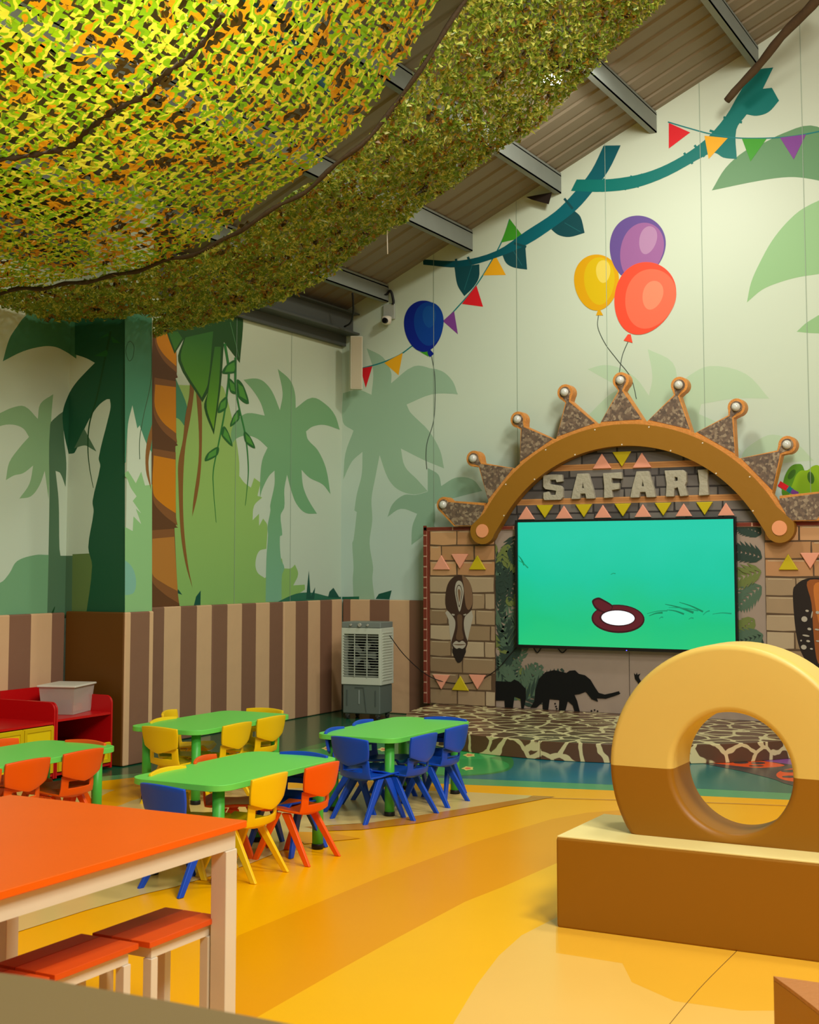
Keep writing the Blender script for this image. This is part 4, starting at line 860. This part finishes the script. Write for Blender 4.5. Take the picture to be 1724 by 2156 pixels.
# ================================================================== KIDS TABLES AND CHAIRS
gt = mat((108, 212, 86), .38, .4); gt2 = mat((74, 182, 64), .4, .4); blkf = mat((22, 22, 20), .5)
def kids_table(label, x, y):
    t = thing('kids_table', label, 'table', (x, y, 0), 0, 'green kids tables')
    r = .105; q = []
    for cx, cy, a0 in ((.3 - r, .57 - r, 0), (-.3 + r, .57 - r, 90), (-.3 + r, -.57 + r, 180), (.3 - r, -.57 + r, 270)):
        q += [(cx + r * math.cos(math.radians(a0 + k * 15)), cy + r * math.sin(math.radians(a0 + k * 15))) for k in range(7)]
    obj('table_top', PR([q], .462, .494, P=Pz), gt, t, bevel=.011, segs=3)
    for sx in (-1, 1):
        for sy in (-1, 1):
            l = obj('leg', TB([(sx * .205, sy * .465, .018), (sx * .205, sy * .465, .461)], .031, 20), gt2, t)
            obj('foot', lathe(bmesh.new(), [(.030, .001), (.034, .006), (.034, .026), (.032, .03)], 20, M=Matrix.Translation((sx * .205, sy * .465, 0))), blkf, l)
    return t
T0 = kids_table('green kids table nearest the stage, ringed by all-blue chairs', 3.285, -4.73)
def dup(o, label, **k):
    c = copy_tree(o); c['label'] = label; return c
for lab, x, y in (('green kids table in the middle with blue, yellow and orange chairs around it', 3.405, -6.70), ('green kids table by the striped wall with yellow chairs', 1.965, -4.98), ('green kids table at left edge with orange chairs', 1.985, -6.90)):
    c = dup(T0, lab); c.location = (x, y, 0)

def kid_chair(name, label, rgb):
    M = mat(rgb, .38, .34); M2 = M
    t = thing(name, label, 'chair', (0, 0, 0), 0)
    # shell: seat, sweeping up to the back with a slot
    prof = [(.155, .236, .128), (.135, .256, .134), (.06, .254, .138), (-.03, .245, .14), (-.10, .243, .14), (-.138, .262, .138), (-.148, .303, .134), (-.150, .343, .132), (-.152, .375, .130)]
    N = 12; bm = bmesh.new(); rows = []
    for i, (y, z, w_) in enumerate(prof):
        row = []
        for j in range(N + 1):
            u = -1 + 2 * j / N; lift = (.02 * u * u if i < 5 else 0); fwd = (.03 * u * u if i >= 5 else .012 * u * u * (i / 5))
            row.append(bm.verts.new((u * w_, y + fwd, z + lift)))
        rows.append(row)
    for i in range(len(prof) - 1):
        for j in range(N):
            if i == 6 and 2 <= j < N - 2: continue
            bm.faces.new((rows[i][j], rows[i][j + 1], rows[i + 1][j + 1], rows[i + 1][j])).smooth = True
    o = obj('seat', bm, M, t, smooth=True); s = o.modifiers.new('solid', 'SOLIDIFY'); s.thickness = .012; s.offset = -1
    b = o.modifiers.new('bevel', 'BEVEL'); b.width = .004; b.segments = 2; b.limit_method = 'ANGLE'
    bm = bmesh.new(); rows = []
    for i in range(7):
        v_ = i / 6; row = []
        for j in range(N + 1):
            u = -1 + 2 * j / N
            zb = .340 + .045 * abs(u) ** 1.3; ztp = .517 - .010 * u * u
            wd = .146 + .014 * math.sin(min(1, v_ * 1.4) * PI / 2)
            yy = -.158 - .018 * v_ + .026 * u * u
            row.append(bm.verts.new((u * wd, yy, zb + (ztp - zb) * v_)))
        rows.append(row)
    for i in range(6):
        for j in range(N): bm.faces.new((rows[i][j], rows[i][j + 1], rows[i + 1][j + 1], rows[i + 1][j])).smooth = True
    o = obj('backrest', bm, M, t, smooth=True); s = o.modifiers.new('solid', 'SOLIDIFY'); s.thickness = .018; s.offset = 1
    b = o.modifiers.new('bevel', 'BEVEL'); b.width = .004; b.segments = 2; b.limit_method = 'ANGLE'; b.angle_limit = 1
    for sx in (-1, 1):
        for sy in (-1, 1):
            bm = bmesh.new()
            top, bot = Vector((sx * .118, .02 + sy * .03, .252)), Vector((sx * .148, sy * .168, 0))
            A, B = [], []
            for (p, hx, hy, S) in ((top, .013, .026, A), (bot, .010, .0165, B)):
                for ax, ay in ((-1, -1), (1, -1), (1, 1), (-1, 1)): S.append(bm.verts.new(p + Vector((ax * hx, ay * hy, .0 if S is B else .004))))
            for k in range(4): bm.faces.new((A[k], A[(k + 1) % 4], B[(k + 1) % 4], B[k]))
            bm.faces.new(A); bm.faces.new(B[::-1]); bmesh.ops.recalc_face_normals(bm, faces=bm.faces)
            obj('leg', bm, M2, t, bevel=.005)
    return t
KC = {'blue': (14, 72, 190), 'yellow': (240, 196, 4), 'orange': (236, 88, 2)}
protos = {}
# colour, px of the backrest top (left end, right end), facing degrees (0 = +y), label
CH = [
 ('blue', (692, 1550), (778, 1551), -16, 'blue kids chair at the near end of the table by the stage', 1),
 ('blue', (870, 1549), (917, 1539), 88, 'blue kids chair, nearer of two on the stage table\'s right side', 2),
 ('blue', (948, 1530), (977, 1523), 90, 'blue kids chair, farther of two on the stage table\'s right side', 2),
 ('blue', (682, 1532), (724, 1527), -80, 'blue kids chair, nearer of two on the stage table\'s left side', 3),
 ('blue', (741, 1515), (785, 1512), -84, 'blue kids chair behind the stage table, close to the air cooler', 3),
 ('blue', (904, 1504), (972, 1510), 182, 'blue kids chair at the far end of the table by the stage', 4),
 ('blue', (294, 1648), (389, 1652), -12, 'blue kids chair at the near end of the mixed-colour table, beside the big orange table', 5),
 ('yellow', (538, 1635), (599, 1622), 91, 'yellow kids chair on the right side of the mixed-colour table beside an orange one', 6),
 ('orange', (644, 1612), (714, 1599), 89, 'bright orange kids chair on the right side of the mixed-colour table', 6),
 ('yellow', (320, 1616), (384, 1610), -86, 'yellow kids chair mostly hidden behind the mixed-colour table\'s near left corner', 7),
 ('orange', (393, 1592), (468, 1585), -74, 'orange kids chair on the far side of the mixed-colour table', 7),
 ('blue', (600, 1577), (680, 1583), 178, 'blue kids chair at the far end of the mixed-colour table', 8),
 ('yellow', (299, 1527), (372, 1530), -8, 'yellow kids chair at the near end of the striped-wall table, its back to us', 9),
 ('yellow', (314, 1511), (372, 1506), -84, 'yellow kids chair, nearer of two between striped wall and table', 10),
 ('yellow', (323, 1496), (388, 1490), -70, 'yellow kids chair, farther of two between striped wall and table', 10),
 ('yellow', (475, 1525), (525, 1516), 90, 'yellow kids chair, nearer of two on the striped-wall table\'s right side', 11),
 ('yellow', (542, 1510), (602, 1503), 88, 'yellow kids chair, farther of two on the striped-wall table\'s right side', 11),
 ('yellow', (528, 1487), (588, 1490), 180, 'yellow kids chair at the far end of the striped-wall table', 12),
 ('orange', (141, 1583), (212, 1571), 89, 'orange kids chair, farther one on the right side of the left-edge table', 13),
 ('orange', (20, 1604), (99, 1590), 88, 'orange kids chair, nearer one on the right side of the left-edge table', 13),
 ('orange', (143, 1552), (219, 1558), 178, 'orange kids chair at the far end of the left-edge table', 14),
 ('orange', (-40, 1553), (36, 1555), -88, 'orange kids chair between the yellow doors and the left-edge table', 15),
 ('orange', (-95, 1628), (0, 1616), 88, 'orange kids chair cut off by the left edge of the photo', 16)]
for colr, a, b, ang, lab, g in CH:
    far_ = g in (3, 4, 7, 8, 10, 12, 14, 15); p, q = onz(*a, .524 if far_ else .518), onz(*b, .524 if far_ else .518); c = (p + q) / 2
    if colr not in protos:
        t = protos[colr] = kid_chair('kids_chair', lab, KC[colr])
    else: t = copy_tree(protos[colr])
    t['label'] = lab; t['group'] = colr + ' kids chairs'
    th = math.radians(ang)   # local +y is the facing; ang measured anticlockwise from +y
    f = Vector((-math.sin(th), math.cos(th), 0))
    t.rotation_euler = (0, 0, th); o_ = c + f * .163; t.location = (o_.x, o_.y, 0)

# ================================================================== BIG ORANGE TABLE, STOOLS, COUNTER
ow = mat((234, 96, 6), .36, .26, var=.05, vscale=2); wl = mat((216, 204, 176), .5, .3, var=.05, vscale=6)
bt = thing('activity_table', 'large orange-topped table with pale wooden legs at left foreground', 'table', (4.6, -10.0, 0))
x0, x1, y0, y1 = -.52, .51, -1.1, .935
obj('table_top', BX(x0, x1, y0, y1, .727, .75), ow, bt, bevel=.003, segs=1)
obj('apron', PR([[(x0 + .03, y0 + .03), (x1 - .025, y0 + .03), (x1 - .025, y1 - .03), (x0 + .03, y1 - .03)], [(x0 + .055, y0 + .055), (x0 + .055, y1 - .055), (x1 - .05, y1 - .055), (x1 - .05, y0 + .055)]], .665, .7265, P=Pz), wl, bt)
for cx in (x0 + .05, x1 - .05):
    for cy in (y0 + .05, y1 - .055): obj('leg', BX(cx - .03, cx + .03, cy - .03, cy + .03, 0, .664), wl, bt, bevel=.003, segs=1)
def stool(label, x, y, grp):
    t = thing('stool', label, 'stool', (x, y, 0), 0, grp)
    for k, c in enumerate(((150, 50, 12), (180, 60, 12), (214, 80, 16))):
        obj('seat_plank', BX(-.112 + k * .075, -.038 + k * .075, -.178, .178, .432, .45), mat(c, .4, .35, var=.1, vscale=12), t, bevel=.002, segs=1)
    obj('rail', PR([[(-.095, -.15), (.095, -.15), (.095, .15), (-.095, .15)], [(-.075, -.13), (-.075, .13), (.075, .13), (.075, -.13)]], .395, .431, P=Pz), wl, t)
    for sx in (-1, 1):
        for sy in (-1, 1): obj('leg', BX(sx * .085 - .016, sx * .085 + .016, sy * .14 - .016, sy * .14 + .016, 0, .394), wl, t, bevel=.002, segs=1)
    obj('footrest', BX(-.069, .069, -.148, -.132, .08, .1), wl, t); obj('footrest', BX(-.069, .069, .132, .148, .08, .1), wl, t)
    return t
s0 = stool('orange-topped stool beside the table leg, farthest of the three', 4.925, -9.28, 'orange stools under the big table')
s1 = copy_tree(s0); s1['label'] = 'orange-topped stool, middle one under the big table'; s1.location = (4.90, -9.655, 0)
s2 = copy_tree(s0); s2['label'] = 'orange-topped stool nearest the bottom left corner'; s2.location = (4.90, -10.03, 0)
cr4 = [onz(*q, 1.0) for q in ((-400, 2010), (0, 2048), (160, 2073), (300, 2098), (458, 2127), (615, 2157), (760, 2190))]
lp = smoothline([Vector((p.x, p.y)) for p in cr4], 5); lp = [(p.x, p.y) for p in lp] + [(cr4[-1].x + .05, cr4[-1].y - .35), (cr4[0].x, cr4[-1].y - .4)]
ct = thing('counter', 'dark olive-brown counter top blurred in the bottom left foreground', 'counter', (0, 0, 0))
obj('counter_top', PR([lp], .96, 1.0, P=Pz), mat((124, 104, 66), .55, .3), ct, bevel=.006)
cxm = sum(p[0] for p in lp) / len(lp); cym = sum(p[1] for p in lp) / len(lp)
obj('counter_body', PR([[(cxm + (x - cxm) * .9, cym + (y - cym) * .9) for x, y in lp]], 0, .959, P=Pz), mat((96, 78, 48), .6, .3), ct)

# ================================================================== FOAM PLAY BLOCKS
fy = mat((220, 186, 92), .42, .4, bump=.15, bscale=5); fb = mat((150, 98, 8), .45, .38, bump=.15, bscale=5); fp = mat((230, 212, 140), .42, .4, bump=.12, bscale=5)
g = thing('foam_plinth', 'long brown foam block with pale top under the yellow ring', 'foam block', (0, 0, 0))
obj('block', BX(5.392, 7.5, -7.13, -6.53, .001, .386), fb, g, bevel=.012, segs=3)
obj('top_cover', BX(5.396, 7.496, -7.126, -6.534, .384, .392), fp, g, bevel=.003)
rg = thing('foam_ring', 'thick two-tone foam ring, yellow above and brown below, standing on the block', 'foam ring', (0, 0, 0))
RC, RZ, ROo, RIi, RY0, RY1 = 6.116, .686, .546, .256, -6.94, -6.65
def ringpart(name, top, M):
    bm = bmesh.new(); n = 48; zf = .3925
    def P_(r, t, y, cut):
        x, z = RC + r * math.cos(t), RZ + r * math.sin(t)
        if cut and z < zf: z = zf
        return (x, y, z)
    e = .028
    prof = [(ROo, RY0 + e), (ROo - e * .3, RY0 + e * .3), (ROo - e, RY0), (RIi + e, RY0), (RIi + e * .3, RY0 + e * .3), (RIi, RY0 + e), (RIi, RY1 - e), (RIi + e * .3, RY1 - e * .3), (RIi + e, RY1), (ROo - e, RY1), (ROo - e * .3, RY1 - e * .3), (ROo, RY1 - e)]
    a0 = 0 if top else PI
    if not top:
        ts = [PI + k * PI / n for k in range(n + 1)]
    else: ts = [k * PI / n for k in range(n + 1)]
    rings = [[bm.verts.new(P_(r, t, y, not top)) for r, y in prof] for t in ts]
    for i in range(n):
        for k in range(len(prof)):
            f = bm.faces.new((rings[i][k], rings[i][(k + 1) % len(prof)], rings[i + 1][(k + 1) % len(prof)], rings[i + 1][k])); f.smooth = True
    bmesh.ops.recalc_face_normals(bm, faces=bm.faces)
    o = obj(name, bm, M, rg); wn = o.modifiers.new('wn', 'WEIGHTED_NORMAL'); wn.weight = 100; return o
ringpart('upper_half', True, fy); ringpart('lower_half', False, fb)
q0 = [onz(*q, .4) for q in ((1628, 2055), (1660, 2078), (1690, 2101), (1724, 2128), (1780, 2175), (1850, 2250))]
lp = smoothline([Vector((p.x, p.y)) for p in q0], 4); lp = [(p.x, p.y) for p in lp]; lp += [(lp[-1][0] + .5, lp[-1][1] + .1), (lp[0][0] + 1.1, lp[0][1] + .0)]
fbk = thing('foam_step', 'brown-topped foam block with ochre side at the bottom right corner', 'foam block', (0, 0, 0))
obj('block', PR([lp], .001, .388, P=Pz), mat((176, 120, 20), .45, .38, bump=.15, bscale=5), fbk, bevel=.008)
obj('top_cover', PR([lp], .389, .4, P=Pz), mat((176, 112, 58), .4, .4, bump=.3, bscale=50), fbk, bevel=.006)

# ================================================================== LAMP AND NETS
def floodlight(label, loc, tgt, on=True):
    t = thing('floodlight', label, 'lamp', loc); t.rotation_euler = (Vector(tgt) - Vector(loc)).to_track_quat('-Z', 'Y').to_euler()
    obj('housing', lathe(bmesh.new(), [(.06, .16), (.13, .1), (.15, .0), (.14, -.005), (.12, .02)], 24), mat((60, 60, 58), .5, metal=.6), t)
    obj('lens', lathe(bmesh.new(), [(.09, .014), (.09, .004), (.04, .0)], 24), emis((255, 246, 226), 90), t)
    obj('hook', TB([(0, 0, .16), (0, 0, .32)], .012, 8), mat((60, 60, 58), .5), t)
floodlight('round ceiling floodlight shining through the far net near the roof', tuple(onz(1165, 170, 5.62)), (3.4, -3.2, 0))

def camo_mat(name, cols, tl, scale):
    M = bpy.data.materials.new(name); M.use_nodes = True; nt = M.node_tree; L = nt.links; b = nt.nodes['Principled BSDF']
    tc = nt.nodes.new('ShaderNodeTexCoord')
    n = nt.nodes.new('ShaderNodeTexNoise'); n.inputs['Scale'].default_value = scale; n.inputs['Detail'].default_value = 2.0; n.inputs['Roughness'].default_value = .6
    L.new(tc.outputs['Object'], n.inputs['Vector'])
    cr = nt.nodes.new('ShaderNodeValToRGB'); cr.color_ramp.interpolation = 'CONSTANT'; L.new(n.outputs['Fac'], cr.inputs[0])
    els = cr.color_ramp.elements; els[0].position = 0; els[0].color = (*lin(cols[0][1]), 1); els[1].position = cols[-1][0]; els[1].color = (*lin(cols[-1][1]), 1)
    for p, c in cols[1:-1]: e = els.new(p); e.color = (*lin(c), 1)
    L.new(cr.outputs[0], b.inputs['Base Color']); b.inputs['Roughness'].default_value = .38; b.inputs['Specular IOR Level'].default_value = .5
    tr_ = nt.nodes.new('ShaderNodeBsdfTranslucent'); L.new(cr.outputs[0], tr_.inputs[0])
    mx = nt.nodes.new('ShaderNodeMixShader'); mx.inputs[0].default_value = tl
    L.new(b.outputs[0], mx.inputs[1]); L.new(tr_.outputs[0], mx.inputs[2]); L.new(mx.outputs[0], nt.nodes['Material Output'].inputs[0]); return M
cm1 = camo_mat('net_leaf', [(0, (60, 44, 12)), (.36, (196, 134, 14)), (.43, (134, 170, 14)), (.49, (206, 198, 50)), (.545, (118, 158, 16)), (.61, (196, 138, 14)), (.68, (62, 46, 14))], .5, 5.6)
cm2 = camo_mat('net_leaf_far', [(0, (66, 54, 18)), (.34, (160, 122, 34)), (.40, (128, 150, 44)), (.49, (196, 196, 84)), (.55, (120, 146, 40)), (.64, (156, 118, 32)), (.70, (60, 50, 18))], .4, 6.5)

def interp(tab, x):
    if x <= tab[0][0]: return tab[0][1]
    for (a, b), (c, d) in zip(tab, tab[1:]):
        if x <= c: t = (x - a) / (c - a); return b + (d - b) * (t if True else t)
    return tab[-1][1] + (x - tab[-1][0]) * 1.1
ZR = [(.0, 3.57), (.5, 3.59), (1.3, 3.58), (2.3, 3.70), (2.85, 3.93), (3.25, 4.09), (3.7, 4.43), (4.1, 4.93), (4.6, 5.5), (5.2, 6.1), (5.8, 6.6)]
ZF = [(.05, 3.58), (.83, 3.63), (1.64, 3.80), (2.0, 3.95), (2.8, 4.37), (3.93, 4.95), (4.83, 5.65), (5.5, 6.25), (5.9, 6.6)]
def zrope(x): return sum(interp(ZR, x + d) for d in (-.2, 0, .2)) / 3
def zfar(x): return sum(interp(ZF, x + d) for d in (-.15, 0, .15)) / 3
def nearnet(x, y):
    t = min(max((-5.6 - y) / 3.5, 0), 1)
    z = zrope(x) - .10 * math.sin(PI * t) + .02 * t
    z += .035 * noise.noise(Vector((x * 1.3, y * 1.3, 0)))
    zr = z + .02
    return zr
def farnet(x, y):
    t = min(max((y + 5.5) / 2.0, 0), 1)
    z = zrope(x) * (1 - t) + zfar(x) * t
    z -= .02 * math.sin(PI * t)
    z += .05 * noise.noise(Vector((x * 3, y * 3, 5))) + .02 * noise.noise(Vector((x * 9, y * 9, 3)))
    return min(z, roofz(x) - .1)
def in_pillar(x, y): return x < PXW + .06 and PY0 - .08 < y < PY1 + .06
class NetMesh:
    def __init__(s): s.v = []; s.f = []
    def face(s, pts): k = len(s.v); s.v += [tuple(p) for p in pts]; s.f.append(tuple(range(k, k + len(pts))))
def xs_of(zf, y, x0, x1, step):
    out = []; x = x0
    while x < x1:
        out.append(x); dz = (zf(x + .02, y) - zf(x, y)) / .02; x += step / math.sqrt(1 + dz * dz)
    return out
def build_net(zf, x0, x1, y0, y1, cw, chh, ruffle, seed, tilt):
    """garnish sheet: staggered cuts leave zig-zag straps, the cut tongues curl down"""
    R = random.Random(seed); n = NetMesh()
    X = xs_of(zf, (y0 + y1) / 2, x0, x1, cw / 4)
    rows = int((y1 - y0) / (chh / 3)); cache = {}
    def P(i, j):
        k = (i, j)
        if k not in cache:
            x = X[i] + (R.random() - .5) * cw * .10; y = y0 + j * chh / 3 + (R.random() - .5) * chh * .08
            cache[k] = Vector((x, y, zf(x, y) + (R.random() - .5) * ruffle))
        return cache[k]
    for j in range(rows):
        jr = j // 3; jj = j % 3
        for i in range(len(X) - 1):
            ii = (i + (2 if jr % 2 else 0)) % 4
            a, b, c, d = P(i, j), P(i + 1, j), P(i + 1, j + 1), P(i, j + 1)
            if in_pillar(a.x, a.y) or (chh > .07 and a.y > -5.5 - min(.3, max(0, a.x - 1.3) * .085)): continue
            hole = (jj == 1 and ii in (1, 2, 3)) or (jj == 2 and ii == 1)
            if not hole: n.face((a, b, c, d))
            elif R.random() < .5:
                # tongue hinged on one side, curling downwards
                dr = -(.3 + R.random() * .9) * cw * .4; dr2 = (R.random() - .5) * cw * .2
                if ii in (2, 3):
                    e = (a + d) / 2 * .35 + (b + c) / 2 * .65 + Vector((R.uniform(-.3, .3) * cw, R.uniform(-.3, .3) * cw, dr)); n.face((b, c, e + Vector((0, chh * .12, dr2)), e - Vector((0, chh * .12, 0))))
                else:
                    e = (a + b) / 2 * .4 + (c + d) / 2 * .6 + Vector((R.uniform(-.3, .3) * cw, 0, dr)); n.face((d, c, e + Vector((cw * .1, 0, dr2)), e - Vector((cw * .1, 0, 0))))
            if tilt and R.random() < tilt:
                m_ = (a + c) / 2; q = [m_ + Vector((R.uniform(-1, 1), R.uniform(-1, 1), R.uniform(-1.3, .3))) * cw * .42 for _ in range(3)]; n.face(q)
    return n
def link_net(name, n, M, parent):
    me = bpy.data.meshes.new(name); me.from_pydata(n.v, [], n.f); me.materials.append(M)
    o = bpy.data.objects.new(name, me); COL.objects.link(o); o.parent = parent; return o
rope_m = mat((58, 44, 22), .7, .25, bump=.4, bscale=60, var=.3, vscale=20)
N1 = thing('camouflage_net', 'near camouflage net canopy of yellow, green and brown leaf cut-outs overhead', 'camouflage net', (0, 0, 0), 0)
link_net('net_sheet', build_net(nearnet, .06, 5.9, -10.2, -5.5, .07, .108, .016, 1, .04), cm1, N1)
N2 = thing('camouflage_net', 'far camouflage net, darker and denser, hanging beyond the rope', 'camouflage net', (0, 0, 0), 0)
link_net('net_sheet', build_net(farnet, .05, 5.9, -5.5, -3.5, .075, .07, .035, 2, .6), cm2, N2)
rp = [Vector((x, -5.5 + .012 * math.sin(x * 9), zrope(x) - .012 + .01 * math.sin(x * 14))) for x in [.03 + k * .06 for k in range(98)]]
obj('border_rope', TB(rp, [.015 + .003 * math.sin(k * 1.7) for k in range(len(rp))], 8), rope_m, N2)
cdp = [(470, 20), (445, 60), (400, 110), (345, 150), (300, 195), (240, 225), (180, 270), (150, 300), (60, 320), (-20, 330)]
def onnet(px, py):
    d = ray(px, py); lo_, hi_ = 4, 12
    for k in range(40):
        mid = (lo_ + hi_) / 2; p = CAM + d * mid
        if p.z > nearnet(p.x, p.y): hi_ = mid
        else: lo_ = mid
    return CAM + d * lo_
cp = smoothline([onnet(*q) - Vector((0, 0, .02)) for q in cdp], 6)
obj('tie_cord', TB(cp, [.014 + .007 * math.sin(k * 2.3) for k in range(len(cp))], 7), rope_m, N1)
